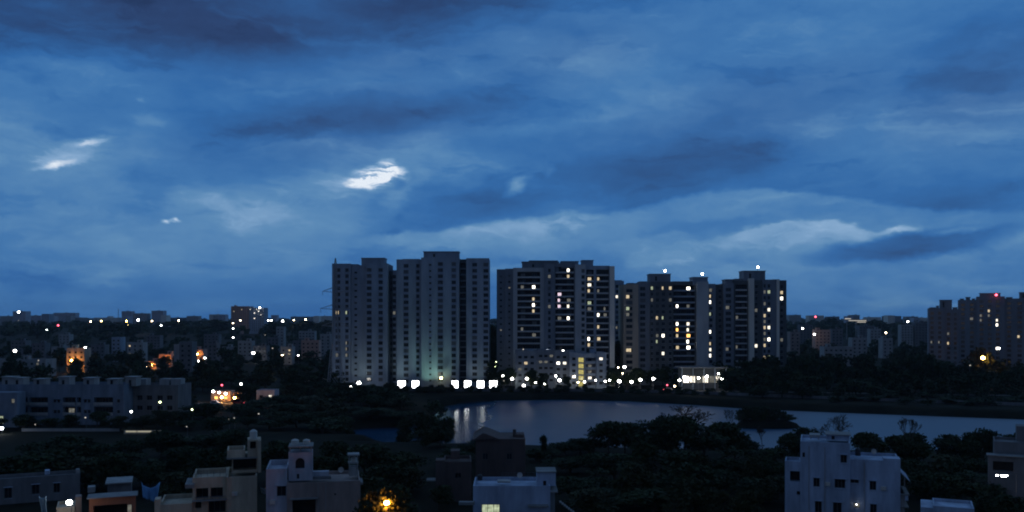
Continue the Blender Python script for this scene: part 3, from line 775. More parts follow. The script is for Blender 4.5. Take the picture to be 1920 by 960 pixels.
house('broad dim block right of the narrow grey slab', 238, 268, 644, 690, 'grey', None, [(246, 650, 'litwarm'), (243, 663, 'litdim')])
house('long low pale building behind the left terrace', -20, 86, 676, 520, 'grey', lit=[(72, 676, 'litdim')], d=12)
house('tall dark slab tower beyond the end of the terraces', 336, 360, 643, 560, 'darkgrey', name='slab_tower', cat='tower block', head=False)
house('dim slab standing close left of the dark slab tower', 326, 336, 648, 575, 'grey', head=False)
house('low white roofed shop lit from the street', 481, 515, 735, 374, 'white', None, [(500, 742, 'litwhite')], d=7, head=False)
house('long low shed left of the tower pylon', 572, 622, 711, 440, 'grey', d=7, head=False)
house('grey block behind the white street light in mid field', 446, 472, 641, 720, 'grey')
house('lower wide block right of the white mid-field light', 474, 500, 650, 700, 'darkgrey')
house('yellow stair-lit house with a globe lamp near its wall', 526, 548, 652, 660, 'grey', None, [(538, 652, 'litwarm'), (537, 668, 'litwarm')])
house('pinkish block half hidden left of the pylon', 565, 598, 640, 720, 'pink')
house('thin grey block on the tree line right of the bright twin lamps', 518, 532, 614, 900, 'grey', head=False)
house('dim house with a sloping roofline left of the tall row', 600, 620, 628, 800, 'grey')
house('house in half light right of the reddish house', 382, 406, 645, 700, 'darkgrey')
house('wide grey house below the horizon wood', 408, 440, 652, 760, 'grey')
for i, (a, b_, t_, Yh, wl) in enumerate([(20, 48, 640, 800, 'darkgrey'), (60, 84, 645, 760, 'darkgrey'), (96, 118, 652, 700, 'grey'), (170, 196, 648, 740, 'darkgrey'), (548, 566, 640, 820, 'darkgrey'), (502, 522, 634, 860, 'darkgrey'), (382, 410, 628, 950, 'darkgrey'), (560, 590, 622, 950, 'grey'), (110, 130, 628, 980, 'grey'), (275, 300, 630, 950, 'darkgrey')]):
    house('unlit house sunk among black trees in the left middle distance', a, b_, t_, Yh, wl, G_L)
house('pinkish house with a white lamp right of the long lit tower', 1529, 1557, 620, 830, 'pink')
house('long dim building with a roof tank right of the towers', 1545, 1600, 652, 640, 'grey')
house('pale house nearest the slim grey house right of the towers', 1598, 1626, 635, 720, 'grey')
house('slim grey house in the middle of the right tree line', 1655, 1674, 636, 760, 'grey')
house('tan house hugging the foot of the right end tower', 1482, 1500, 624, 760, 'tan')
for i, (a, b_, t_, Yh, wl) in enumerate([(1560, 1580, 618, 900, 'darkgrey'), (1632, 1652, 618, 950, 'grey'), (1690, 1712, 610, 1000, 'grey'), (1716, 1740, 606, 1000, 'darkgrey'), (1612, 1640, 612, 1100, 'darkgrey'), (1500, 1524, 610, 1050, 'darkgrey')]):
    house('unlit house sunk among black trees in the right middle distance', a, b_, t_, Yh, wl, G_R)
# far skyline
def far(label, px0, px1, top, Y, wall, group=None, lit=()):
    return house(label, px0, px1, top, Y, wall, group, lit, name='far_building', cat='building', d=25, head=px1 - px0 > 15)
far('brownish tower block with lit roof edge on the left horizon', 433, 466, 575, 1500, 'pink', None, [(451, 600, 'litbright'), (440, 585, 'litwarm'), (455, 580, 'litwarm')])
far('white lit wing at the right of the brownish horizon block', 467, 495, 578, 1500, 'tower', None, [(478, 588, 'litbright'), (478, 596, 'litbright'), (490, 590, 'litwhite'), (470, 580, 'litwhite'), (487, 582, 'litbright'), (480, 580, 'litwhite')])
far('pale horizon block under the big white light at far left', 24, 48, 584, 2300, 'white', None, [(35, 600, 'litwhite')])
far('slim pale horizon tower second from the left', 78, 92, 589, 2300, 'tower', None, [(85, 600, 'litdim')])
far('broad hazy horizon block left of the first yellow lights', 100, 141, 587, 2600, 'white')
far('low hazy horizon block between the two left pale towers', 50, 77, 592, 2400, 'white')
far('flat horizon block left of the big white light', 0, 24, 593, 2400, 'grey')
far('hazy horizon block with three towers left end', 228, 246, 584, 2500, 'white')
far('hazy stepped horizon block in the middle of its trio', 250, 276, 588, 2500, 'grey')
far('hazy horizon block with three towers right end', 284, 306, 583, 2500, 'white')
for i, (a, b_, t_) in enumerate([(150, 170, 597), (176, 222, 596), (316, 345, 596), (350, 372, 593), (392, 420, 590), (500, 530, 597), (545, 585, 594), (590, 622, 593)]):
    far('low dark building on the left horizon', a, b_, t_, 2500, ('grey', 'towerlight', 'darkgrey')[i % 3], 'low buildings along the left horizon')
for i, (a, b_, t_) in enumerate([(1480, 1502, 591), (1516, 1545, 592), (1552, 1574, 594), (1596, 1612, 591), (1625, 1652, 595), (1660, 1690, 593), (1700, 1722, 594), (1725, 1742, 596), (1400, 1440, 590)]):
    far('low dark building on the right horizon', a, b_, t_, 2500, ('grey', 'towerlight', 'darkgrey')[i % 3], 'low buildings along the right horizon')

q_ = random.Random(41)
for k in range(20):
    a = q_.choice((q_.uniform(-20, 600), q_.uniform(-20, 600), q_.uniform(1485, 1735))); w0 = q_.uniform(5, 13)
    far('small pale building lost in the haze of the horizon', a, a + w0, 598 - q_.uniform(0, 8), q_.uniform(2000, 2900), q_.choice(('white', 'grey', 'towerlight')), 'small buildings along the hazy horizon')
mb = MB(); Y = 2300; x = wx(222, Y); g0 = gz(x, Y)
for s_ in (-1, 1): mb.cyl((x + s_*2.5, Y, g0 - 1), (x + s_*.3, Y, wz(579, Y)), .5, .3, 5)
for k in range(9): z = g0 + 4 + k*(wz(580, Y) - g0 - 5)/9; mb.cyl((x - 2.2*(1 - k/10), Y, z), (x + 2.2*(1 - k/10), Y, z + 3), .25, .25, 4)
tag(mb.build('radio_mast', M['steel']), 'thin mast on the left horizon between two light pairs', 'mast')
# ---------------------------------------------------------------- nearest houses
class Near:
    """one house of the front row, measured at its own distance"""
    def __init__(s, label, Y, px, wall, cat='house', name='house'):
        s.Y = Y; s.wall = wall
        s.root = empty(name, (wx(px, Y), Y, 0), label, cat)
        s.root.rotation_euler.z = -math.atan2(s.root.location.x, Y) * .92      # the front turned almost square to the lane
        s.root.scale.x = math.cos(s.root.rotation_euler.z)
    def X(s, p): return wx(p, s.Y)
    def Z(s, p): return wz(p, s.Y)
    def vol(s, p0, p1, top, bot=None, setb=0.0, d=9.0, ops=(), wall=None, name='wall', para=.0, right=(), left=()):
        mb = MB(); z0 = -.1 if bot is None else s.Z(bot)
        o = [(s.X(a), s.X(b), s.Z(q1), s.Z(q0), dp, 1) for a, b, q0, q1, dp in ops]
        zt = s.Z(top) - para
        block(mb, s.X(p0), s.X(p1), s.Y + setb, s.Y + setb + d, z0, zt, o, right=right, left=left)
        if para: parapet(mb, s.X(p0), s.X(p1), s.Y + setb, s.Y + setb + d, zt, para, .22)
        return mb.build(name, [M[wall or s.wall], M['void']], s.root)
    def bar(s, p0, p1, q0, q1, y0, y1, mat='slab', name='slab'):
        mb = MB(); mb.box(s.X(p0), s.X(p1), s.Y + y0, s.Y + y1, s.Z(q1), s.Z(q0)); return mb.build(name, M[mat], s.root)
    def win(s, p0, p1, q0, q1, y=.25, pane='glass', hood=True, name='window', panes=2):
        return window(s.root, (s.X(p0) + s.X(p1))/2, s.Y + y, s.Z(q1), s.X(p1) - s.X(p0), s.Z(q0) - s.Z(q1), pane, s.wall, hood, name=name, panes=panes)
    def tank(s, p0, p1, q0, q1, y=3.0, mat='tank'):
        mb = MB(); r = (s.X(p1) - s.X(p0))/2; x = (s.X(p0) + s.X(p1))/2; z0, z1 = s.Z(q1), s.Z(q0); h = z1 - z0
        prof = [(r*.96, 0), (r, .04*h), (r*.97, .3*h), (r, .34*h), (r*.97, .6*h), (r, .64*h), (r*.98, .78*h), (r*.55, .93*h), (r*.3, .94*h), (r*.3, h)]
        for (ra, ha), (rb, hb) in zip(prof, prof[1:]): mb.cyl((x, s.Y + y, z0 + ha), (x, s.Y + y, z0 + hb), ra, rb, 14, 0, hb == h)
        return mb.build('water_tank', M[mat], s.root)

# cream house, left of centre
h = Near('cream house with a two-stage stair tower and tank, left of the arched house', 135, 425, 'cream')
h.vol(362, 425, 893, ops=[(368, 391, 913, 933, 1.4), (395, 418, 913, 933, 1.4), (367, 378, 938, 950, .8), (391, 423, 938, 962, 1.4)], para=.75, d=8.5)
h.vol(425, 482, 893.5, setb=-.6, para=.8, d=9.6, left=[(134.8, 140, 3, 5, .3)])
h.bar(349, 366, 903, 910, -.9, 5); h.bar(362, 427, 934.2, 936, -.9, -.01)
h.vol(434, 483, 862, 894, setb=3.2, d=5, ops=[(436, 481, 866, 889, 2.4)], name='stair_tower')
h.bar(424, 484, 863.4, 866, 2.2, 8.4)
h.vol(425, 459, 849, 863.3, setb=2.4, d=5, para=1.0, name='roof_parapet')
h.vol(464, 488, 831, 863.2, setb=2.6, d=3.6, ops=[(469, 480, 834, 848, .8)], name='stair_tower')
h.vol(483.2, 490, 832, 893, setb=2.0, d=5.0, name='stair_tower')
h.tank(468, 483, 813, 830.8, 4.4, 'tankpale')
h.win(368, 391, 913, 933, 1.37, 'glass', False); h.win(395, 418, 913, 933, 1.37, 'glass', False); h.win(391, 423, 938, 962, 1.37, 'glass', False, 'balcony_door', 3)
h.vol(304, 362, 936, setb=-1.6, d=8, para=.6, name='side_wing'); h.vol(296, 306, 925, setb=-2.0, d=2.2, name='gate_pier')
for p in (370, 384, 398, 412): h.bar(p, p + .8, 929.5, 934, -.4, -.3, 'pole', 'rail_post')
h.bar(367, 423, 928.6, 929.6, -.42, -.28, 'pole', 'rail')
hA = h
# arched house
h = Near('lavender-grey house with an arched roof turret and garage opening', 133, 588, 'white')
h.vol(500, 539, 877, ops=[(520, 537, 909, 928, .3)], para=.8, d=9); h.win(520, 537, 909, 928, .28)
h.vol(539, 676, 902, setb=-1.0, ops=[(549, 592, 934, 966, 2.4)], para=.5, d=9.6, wall='tan')
a = h.vol(541, 586, 849, 901.5, setb=.6, d=3.6, ops=[(554, 571, 859, 879, .5), (556.5, 561, 889, 898, .15)], name='turret', right=[(134.6, 136, wz(880, 133), wz(862, 133), .3)])
mb = MB(); x0, x1, zt = h.X(554), h.X(571), h.Z(859); yv = h.Y + .58; r_ = (x1 - x0)/2; xm = (x0 + x1)/2
for sgn in (-1, 1):
    pr = [(xm + sgn * r_ * math.cos(t), zt - r_ + r_ * math.sin(t)) for t in [math.pi/2 * k / 6 for k in range(7)]]
    for (xa, za), (xb, zb) in zip(pr, pr[1:]):
        mb.quad((xa, yv, za), (xb, yv, zb), (xb, yv, zt), (xa, yv, zt)); mb.quad((xa, yv, za), (xa, yv + .5, za), (xb, yv + .5, zb), (xb, yv, zb))
mb.build('arch', M['white'], h.root)
for p in (543.5, 563, 583): h.bar(p - 1, p + 1, 839, 848.9, 1.0, 1.25, 'grey', 'post')
h.bar(541, 587, 836.6, 839, .2, 4.6)
h.tank(545, 560, 826, 836.5, 2.4, 'tankpale'); h.tank(567, 581, 827, 836.5, 2.6, 'tankpale')
h.vol(586.4, 617, 889, 901.5, setb=2.0, d=1.2, name='roof_parapet'); h.bar(586.5, 621, 897, 901.9, 1.0, 1.9, 'darkgrey', 'roof_bench')
h.bar(653, 676, 860, 863, 3.0, 5.2, 'grey', 'tank_stand'); 
for p in (656, 672): h.bar(p - 1, p + 1, 863.1, 901, 3.2, 3.5, 'grey', 'post')
h.tank(659, 671, 866, 876, 4.1, 'tankpale'); h.bar(654, 674, 876.1, 878, 3.0, 5.2, 'grey', 'tank_stand')
h.vol(657, 670, 884, 901.5, setb=3, d=2, name='stair_head', wall='grey')
h.bar(627, 630, 924, 927, -1.06, -.99, 'void', 'vent'); h.bar(676.1, 681, 906, 910, -.8, 3)
h.bar(545, 596, 930, 932, -1.7, -1.004)
for p in (596, 610): h.bar(p, p + 1, 905, 960, -1.12, -1.0, 'grey', 'drain_pipe')
hB = h
# pale blue-white house, right
h = Near('bluish white three-storey house with small windows and sloped side awning', 150, 1586, 'bluewhite')
h.vol(1500, 1594, 831, ops=[(1504, 1509, 852, 861, .2), (1576, 1588, 853, 868, .25), (1525, 1537, 899, 916, .3), (1565, 1585, 899, 916, .3), (1528, 1541, 943, 965, .3), (1562, 1578, 943, 965, .3)], para=.5, d=9.5)
h.vol(1594, 1686, 861, setb=.5, ops=[(1594.6, 1610, 899, 906, .3), (1630, 1642, 900, 917, .3), (1601, 1612, 943, 952, .3), (1631, 1643, 943, 965, .3)], para=.5, d=9)
h.vol(1470, 1500, 871, setb=.8, ops=[(1480, 1499, 890, 910, 1.6), (1493, 1499.5, 928, 935, .5)], d=5, name='side_wing', para=.5)
h.vol(1550, 1594, 821, 831, setb=3.4, d=3.5, name='stair_head', ops=[(1560, 1566, 823, 830, .3)]); h.bar(1548, 1597, 819.2, 820.9, 2.8, 7.4)
h.bar(1517, 1538, 822, 826, 3, 6, 'grey', 'tank_stand'); h.bar(1519, 1521, 826.1, 831, 3.2, 3.5, 'grey', 'post'); h.bar(1534, 1536, 826.1, 831, 3.2, 3.5, 'grey', 'post')
h.vol(1655, 1686, 857, 861, setb=.55, d=3, name='roof_parapet')
h.win(1504, 1509, 852, 861, .18, hood=False); h.win(1576, 1588, 853, 868, .23); h.win(1525, 1537, 899, 916, .28); h.win(1565, 1585, 899, 916, .28, panes=3); h.win(1528, 1541, 943, 965, .28); h.win(1562, 1578, 943, 965, .28)
h.win(1594.6, 1610, 899, 906, .78); h.win(1630, 1642, 900, 917, .78); h.win(1601, 1612, 943, 952, .78, 'litdim', hood=False); h.win(1631, 1643, 943, 965, .78)
mb = MB(); xa, xb = h.X(1686.3), h.X(1703); z0, z1 = h.Z(880), h.Z(896); y0, y1 = h.Y + .4, h.Y + 8
mb.quad((xa, y0, z0), (xb, y0, z1), (xb, y1, z1), (xa, y1, z0)); mb.quad((xa, y1, z0 - .15), (xb, y1, z1 - .15), (xb, y0, z1 - .15), (xa, y0, z0 - .15))
mb.quad((xa, y0, z0 - .15), (xb, y0, z1 - .15), (xb, y0, z1), (xa, y0, z0)); mb.quad((xb, y0, z1 - .15), (xb, y1, z1 - .15), (xb, y1, z1), (xb, y0, z1)); mb.build('awning', M['bluewhite'], h.root)
h.vol(1686.3, 1694, 921, setb=.9, d=8.4, name='side_wing', wall='grey')
h.bar(1686.4, 1702, 921, 923.5, .5, 8); h.bar(1694.1, 1700, 924, 933, .6, .8, 'bluewhite', 'balcony_parapet'); h.bar(1686.4, 1701, 944, 946, .5, 8); h.bar(1699, 1701, 899, 921, 7, 7.3, 'grey', 'post')
for p in (1516, 1546, 1592, 1620): h.bar(p, p + 1.1, 840 if p < 1590 else 866, 960, -.12 if p < 1590 else .38, 0 if p < 1590 else .5, 'grey', 'drain_pipe')
hC = h
# small white roof house, centre
h = Near('small white flat-roofed house with one glowing doorway, bottom centre', 140, 960, 'bluewhite')
h.vol(887, 1032, 911, ops=[(903, 937, 946, 972, .3)], para=.55, d=8)
h.win(903, 937, 946, 972, .28, 'litgreen', False, 'lit_door', 3)
h.vol(1007, 1043, 889, 915, setb=1.6, d=4, name='stair_head', ops=[(1019, 1025, 905, 916, .3)]); h.bar(1006, 1044, 887.4, 888.9, 1.4, 5.8)
h.bar(861, 890, 939, 944, -1.2, -.02); h.bar(990, 1028, 945, 948, -1.2, -.02); h.bar(932, 957, 908, 911, 2.5, 4.5, 'grey', 'skylight')
h.bar(1032.1, 1046, 921.5, 924, 0, 6); h.vol(1032.2, 1042, 924.2, setb=2.5, d=4, name='side_wing', wall='grey')
mb = MB()
for k in range(7): mb.box(h.X(1050 + k*4), h.X(1054 + k*4), h.Y + 1, h.Y + 2.2, h.Z(946 + k*3.2), h.Z(944 + k*3.2))
mb.build('outside_stair', M['grey'], h.root)
hD = h
# dark brown pair behind it
h = Near('dark brown gabled house standing against the lake, behind the white one', 188, 935, 'brown')
h.vol(892, 985, 823, ops=[(905, 915, 850, 862, .3), (950, 960, 850, 862, .3)], d=11)
mb = MB(); y0, y1 = h.Y - .5, h.Y + 11.5; pts = [(889, 829), (906, 812), (914, 814), (936, 822.7), (890, 822.7)]
pr = [(h.X(p), h.Z(q)) for p, q in ((885, 826), (905, 811.5), (912, 813), (936, 822.9))]
n_ = len(pr); 
for (xa, za), (xb, zb) in zip(pr, pr[1:]): mb.quad((xa, y0, za), (xb, y0, zb), (xb, y1, zb), (xa, y1, za)); mb.quad((xa, y0, h.Z(822.95)), (xb, y0, h.Z(822.95)), (xb, y0, zb), (xa, y0, za)); mb.quad((xb, y1, h.Z(822.95)), (xa, y1, h.Z(822.95)), (xa, y1, za), (xb, y1, zb))
mb.build('roof', M['brown'], h.root)
h.bar(962, 968, 809, 823, 3, 3.8, 'brown', 'chimney'); h.vol(966, 983, 817, 823, setb=2, d=4, name='stair_head')
h.win(905, 915, 850, 862, .28, hood=False); h.win(950, 960, 850, 862, .28, hood=False)
h = Near('dim reddish house with a round-headed opening, left of the brown gabled one', 165, 852, 'brown')
h.vol(832, 884, 866, ops=[(853, 865, 887, 897, .4)], d=8, para=.6); h.vol(817, 834, 862, setb=-.6, d=3, name='side_wing', wall='brown'); h.vol(845, 862, 850, 866, setb=3, d=3, name='stair_head', wall='brown'); h.bar(800, 817, 899, 901, -.5, 2); h.win(853, 865, 887, 897, .38, 'glass', False)
# right edge
h = Near('house at the right edge under a long white lamp', 160, 1900, 'darkgrey')
h.vol(1865, 1990, 832, setb=2.0, d=8, para=.5); h.vol(1853, 1985, 856, setb=-.5, d=2.4, name='porch', wall='darkgrey', ops=[(1862, 1900, 866, 884, 1.4)]); h.vol(1908, 1930, 803, 832, setb=4, d=4, name='stair_head'); h.bar(1850, 1990, 854.3, 855.9, -1.0, 2.0)
h = Near('flat roof slab rising at the very bottom right corner', 124, 1786, 'bluewhite')
h.vol(1750, 1826, 951, para=.4, d=6); h.vol(1727, 1750, 957, setb=.6, d=6, name='side_wing')
# bottom left
h = Near('small brick red hut lit by the lamp at bottom left', 128, 211, 'brick')
h.vol(168, 254, 932, ops=[(176, 238, 946, 975, 2.2)], d=3, para=.5, wall='brick'); h.win(238.5, 247, 948, 972, -.02, 'litdim', False, 'lit_panel', 1); h.bar(164, 258, 930.6, 931.9, -.4, 3.2)
h = Near('ochre wall house beside the white lamp at bottom left corner', 127, 122, 'cream')
h.vol(106, 140, 951, d=5, para=.4); h.vol(140.5, 152, 936, setb=1, d=2, name='stair_head', wall='tan')
h = Near('dark blue-grey flat roof beyond the bottom left lamp', 165, 75, 'bluewhite')
h.vol(-40, 150, 893, d=5, para=.6, wall='darkgrey', ops=[(10, 24, 910, 930, .4), (60, 74, 908, 926, .4), (100, 112, 908, 926, .4)]); h.vol(83, 92, 886, 893, setb=1.5, d=2, name='stair_head'); h.bar(142, 149, 886, 893, 1, 2, 'grey', 'chimney')
for a, b_, c, d in ((10, 24, 910, 930), (60, 74, 908, 926), (100, 112, 908, 926)): h.win(a, b_, c, d, .38)
h = Near('narrow roof slab between the blue tarpaulin and the red hut', 150, 225, 'grey')
h.vol(202, 246, 906, d=5, wall='darkgrey', para=.3); h.bar(198, 248, 903.6, 905.8, -.6, 5.4, 'grey'); h.bar(165, 178, 912, 922, 1, 3, 'grey', 'parapet_stub')
# roof and wall clutter
def dish(hh, p, q, y):
    mb = MB(); x, z = hh.X(p), hh.Z(q); n = 12
    mb.cyl((x, hh.Y + y, z - .9), (x, hh.Y + y, z), .03, .03, 5)
    for j in range(3):
        for k in range(n):
            f = lambda jj, kk: (x + .45*jj/3*math.cos(6.2832*kk/n), hh.Y + y - .1 - .14*(jj/3)**2, z + .2 + .45*jj/3*math.sin(6.2832*kk/n))
            mb.quad(f(j, k), f(j + 1, k), f(j + 1, k + 1), f(j, k + 1))
    mb.build('satellite_dish', M['tankpale'], hh.root)
def rail(hh, p0, p1, q, y, hgt=.9):
    mb = MB(); x0, x1, z = hh.X(p0), hh.X(p1), hh.Z(q); n = max(2, int((x1 - x0)/.9))
    for k in range(n + 1): x = x0 + (x1 - x0)*k/n; mb.cyl((x, hh.Y + y, z), (x, hh.Y + y, z + hgt), .03, .03, 5)
    for f in (.5, 1): mb.cyl((x0, hh.Y + y, z + hgt*f), (x1, hh.Y + y, z + hgt*f), .025, .025, 5)
    mb.build('roof_rail', M['pole'], hh.root)
def aircon(hh, p, q, y):
    mb = MB(); x, z = hh.X(p), hh.Z(q); mb.box(x - .42, x + .42, hh.Y + y - .36, hh.Y + y - .01, z - .3, z + .3); mb.cyl((x - .1, hh.Y + y - .361, z), (x - .1, hh.Y + y - .38, z), .24, .24, 12); mb.build('air_conditioner', M['tankpale'], hh.root)
for hh, p, q, y in ((hA, 445, 884, 6), (hB, 640, 893, 4), (hC, 1640, 852, 4), (hD, 975, 901, 4)): dish(hh, p, q, y)
rail(hA, 366, 424, 893, .5); rail(hC, 1600, 1650, 861, 8.6, .8); rail(hD, 940, 1004, 911, 7)
aircon(hC, 1552, 909, 0); aircon(hB, 512, 938, 0); aircon(hC, 1655, 912, .5); aircon(hA, 440, 925, -.6)
hC.tank(1605, 1616, 846, 861, 5, 'tank'); hD.tank(893, 903, 899, 911, 5, 'tank')
# hanging sheets on the roofs
def cloth(name, label, px0, px1, py0, py1, Y, mat, sag):
    mb = MB(); n, m_ = 14, 10; x0, x1, z0, z1 = wx(px0, Y), wx(px1, Y), wz(py1, Y), wz(py0, Y)
    G = [[None]*(n+1) for _ in range(m_+1)]
    for j in range(m_+1):
        for i in range(n+1):
            u, v = i/n, j/m_
            wv = .16*math.sin(u*17 + v*2) + .1*math.sin(u*31 + 1)
            zz = z0 + (z1 - z0)*v - (sag*4*u*(1-u))*v - (1-v)*sag*(.9*u)
            G[j][i] = len(mb.v); mb.v.append((x0 + (x1-x0)*(u*(.75+.25*v)), Y + wv + (1-v)*.7, zz))
    for j in range(m_):
        for i in range(n): mb.f.append((G[j][i], G[j][i+1], G[j+1][i+1], G[j+1][i])); mb.m.append(0)
    o = mb.build(name, M[mat], smooth=True); md = o.modifiers.new('thick', 'SOLIDIFY'); md.thickness = .02
    return tag(o, label, 'tarpaulin')
cloth('tarpaulin', 'crumpled bright blue tarpaulin hung left of the cream house', 264, 300, 904, 935, 138, 'tarp', .9)
cloth('tarpaulin', 'pale blue sheet hanging at the bottom left corner', 72, 87, 930, 962, 126, 'sheet', .3)
cloth('tarpaulin', 'small white sheet between the cream house and the arched house', 488, 499, 914, 926, 139, 'carwhite', .2)
# low wall in the lit garden and street strip
Y = 262; x0, x1 = wx(232, Y), wx(302, Y)
gw = empty('garden_wall', ((x0 + x1)/2, Y, 0), 'low cream garden wall with its lit face shown as glowing strips', 'wall')
mb = MB(); mb.box(x0, x1, Y, Y + .3, -.2, 1.1); mb.build('wall', M['cream'], gw)
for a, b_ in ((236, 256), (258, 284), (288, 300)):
    mb = MB(); mb.box(wx(a, Y), wx(b_, Y), Y - .12, Y - .004, .55, .95); mb.build('glow_strip', M['b_wall_glow'], gw)  # glowing strips stand in for lamplight falling on the wall face
mb = MB(); Y = 268; mb.box(wx(40, Y), wx(225, Y), Y, Y + .3, -.2, .9)
tag(mb.build('garden_wall', M['grey']), 'long dim garden wall before the long terrace', 'wall')

# ---------------------------------------------------------------- roads
rm, ntr, b = newmat('asphalt'); b.inputs['Base Color'].default_value = (.045, .045, .047, 1); b.inputs['Roughness'].default_value = .85
def strip(name, label, pts, wd, mat, z=.004):
    mb = MB(); L_ = []
    for i, (x, y) in enumerate(pts):
        a = pts[max(0, i-1)]; c = pts[min(len(pts)-1, i+1)]; d = Vector((c[0]-a[0], c[1]-a[1])).normalized()
        L_.append(((x - d.y*wd/2, y + d.x*wd/2), (x + d.y*wd/2, y - d.x*wd/2)))
    for (a, b_), (c, d) in zip(L_, L_[1:]):
        mb.quad((*b_, gz(*b_) + z), (*d, gz(*d) + z), (*c, gz(*c) + z), (*a, gz(*a) + z))
    return tag(mb.build(name, mat), label, kind='structure')
strip('road', 'street with lit shops, left of the lake', [(-320, 344), (-220, 348), (-150, 352), (-95, 362), (-75, 430), (-70, 640)], 7, rm)
strip('promenade', 'lamp-lit lane along the far bank', [(-70, 432), (40, 424), (110, 416), (190, 400), (300, 380)], 5, rm, .008)
mb = MB(); P_ = [(-66, 420), (-10, 415.5), (30, 415), (72, 407), (104, 391), (136, 374), (190, 350), (250, 329), (310, 318)]
for (xa, ya), (xb, yb) in zip(P_, P_[1:]):
    mb.quad((xa, ya, 0), (xb, yb, 0), (xb, yb, 1.3), (xa, ya, 1.3)); mb.quad((xa, ya, 1.3), (xb, yb, 1.3), (xb, yb + .3, 1.3), (xa, ya + .3, 1.3)); mb.quad((xb, yb + .3, 0), (xa, ya + .3, 0), (xa, ya + .3, 1.3), (xb, yb + .3, 1.3))
tag(mb.build('bank_wall', M['darkgrey']), 'low dark wall along the far lake bank', 'wall')

# ---------------------------------------------------------------- shops and vehicles in the lit street
house('small shop front lit orange beside the red van', 396, 432, 737, 366, 'tan', None, [(401, 743, 'litorange'), (412, 744, 'litorange'), (424, 744, 'litorange')], 'shop', 'shop', d=6, head=False)
house('reddish shop with a glowing orange front right of the white street lamps', 436, 455, 741, 367, 'pink', None, [(440, 748, 'litorange'), (446, 748, 'litorange')], 'shop', 'shop', d=6, head=False)
def car(label, px, Y, L_=4.2, hgt=1.5, mat='carwhite', cat='car', name='parked_car', lights=None, face=1):
    x = wx(px, Y); z = gz(x, Y) + .01
    r = empty(name, (x, Y, z), label, cat); wd = 1.75
    mb = MB(); hh = .75 if hgt < 1.9 else 1.05
    prof = [(-L_/2, .35), (L_/2, .35), (L_/2, hh*.85), (L_/2 - .9, hh), (L_/2 - 1.5, hgt), (-L_/2 + .5, hgt), (-L_/2, hh)]
    n = len(prof)
    for (xa, za), (xb, zb) in zip(prof, prof[1:] + prof[:1]): mb.quad((xa*face, 0, za), (xb*face, 0, zb), (xb*face, wd, zb), (xa*face, wd, za))
    i0 = len(mb.v); mb.v += [(p*face, 0, q) for p, q in prof] + [(p*face, wd, q) for p, q in prof]
    mb.f += [tuple(range(i0, i0+n)), tuple(reversed(range(i0+n, i0+2*n)))]; mb.m += [0, 0]
    mb.build('body', M[mat], r, True)
    mb = MB(); mb.box(-L_/2 + .6 if face > 0 else -L_/2 + 1.6, L_/2 - 1.6 if face > 0 else L_/2 - .6, -.012, wd + .012, hh + .02, hgt - .12); mb.build('side_window', M['glass'], r, True)
    for sx in (-1, 1):
        for y in (-.02, wd - .2):
            mb = MB(); mb.cyl((sx*(L_/2 - .85), y, .32), (sx*(L_/2 - .85), y + .22, .32), .32, .32, 12); mb.build('wheel', M['tyre'], r, True)
    if lights:
        for y in (.25, wd - .25):
            mb = MB(); mb.ball((face*L_/2, y, .62), .12, .16, .12); mb.build('headlight' if 'white' in lights else 'tail_light', M[lights], r, True)
    return r
car('red van parked at the lit shops left of the lake', 446, 353, 4.6, 2.1, 'red', 'van', 'parked_van', 'b_red')
car('white car under the leftmost shop lamps', 403, 352, 4.0, 1.5, 'carwhite')
car('dark parked car with tail lights on the promenade, below the right tower', 1253, 420, 4.0, 1.5, 'steel', 'car', 'parked_car', 'b_red', -1)

# ---------------------------------------------------------------- transmission pylon before the left tower
def pylon(label, px, Y, ztop, base_w=7.0):
    r = empty('transmission_pylon', (wx(px, Y), Y, gz(wx(px, Y), Y)), label, 'pylon')
    mb = MB(); g0 = 0.0
    lv = [(0, base_w), (9, base_w*.78), (17, base_w*.60), (24, base_w*.45), (30, base_w*.34), (35, base_w*.27), (39, base_w*.24), (43, base_w*.22), (47, base_w*.20), (51, base_w*.18), (ztop - 4, base_w*.16), (ztop, .12)]
    C4 = [(-1, -1), (1, -1), (1, 1), (-1, 1)]
    for (za, wa), (zb, wb) in zip(lv, lv[1:]):
        for k in range(4):
            a, c = C4[k], C4[(k+1) % 4]
            pa, pb = (a[0]*wa/2, a[1]*wa/2, za), (a[0]*wb/2, a[1]*wb/2, zb); qa, qb = (c[0]*wa/2, c[1]*wa/2, za), (c[0]*wb/2, c[1]*wb/2, zb)
            mb.cyl(pa, pb, .2, .2, 5); mb.cyl(pa, qb, .1, .1, 4); mb.cyl(qa, pb, .1, .1, 4); mb.cyl(pb, qb, .1, .1, 4)
    mb.build('lattice_mast', M['steel'], r, True)
    for z, ln in ((ztop - 16, 6.0), (ztop - 24, 7.0), (ztop - 32, 6.4)):
        for s in (-1, 1):
            mb = MB(); wv = base_w*.1
            for y in (-wv, wv): mb.cyl((s*wv, y, z), (s*ln, 0, z + .5), .16, .12, 5); mb.cyl((s*wv, y, z + 2.4), (s*ln, 0, z + .5), .14, .10, 5)
            for t in (.3, .6): mb.cyl((s*(wv + (ln - wv)*t), 0, z + .5*t), (s*(wv + (ln - wv)*t), 0, z + 2.4 - 1.9*t), .05, .05, 4)
            arm = mb.build('cross_arm', M['steel'], r, True)
            mb = MB()
            for k in range(6): mb.cyl((s*ln, 0, z + .3 - k*.3), (s*ln, 0, z + .12 - k*.3), .17, .10, 7)
            mb.build('insulator', M['pole'], arm, True)
    return r
pylon('thin steel lattice pylon in front of the left end tower', 629, 415, wz(484, 415))
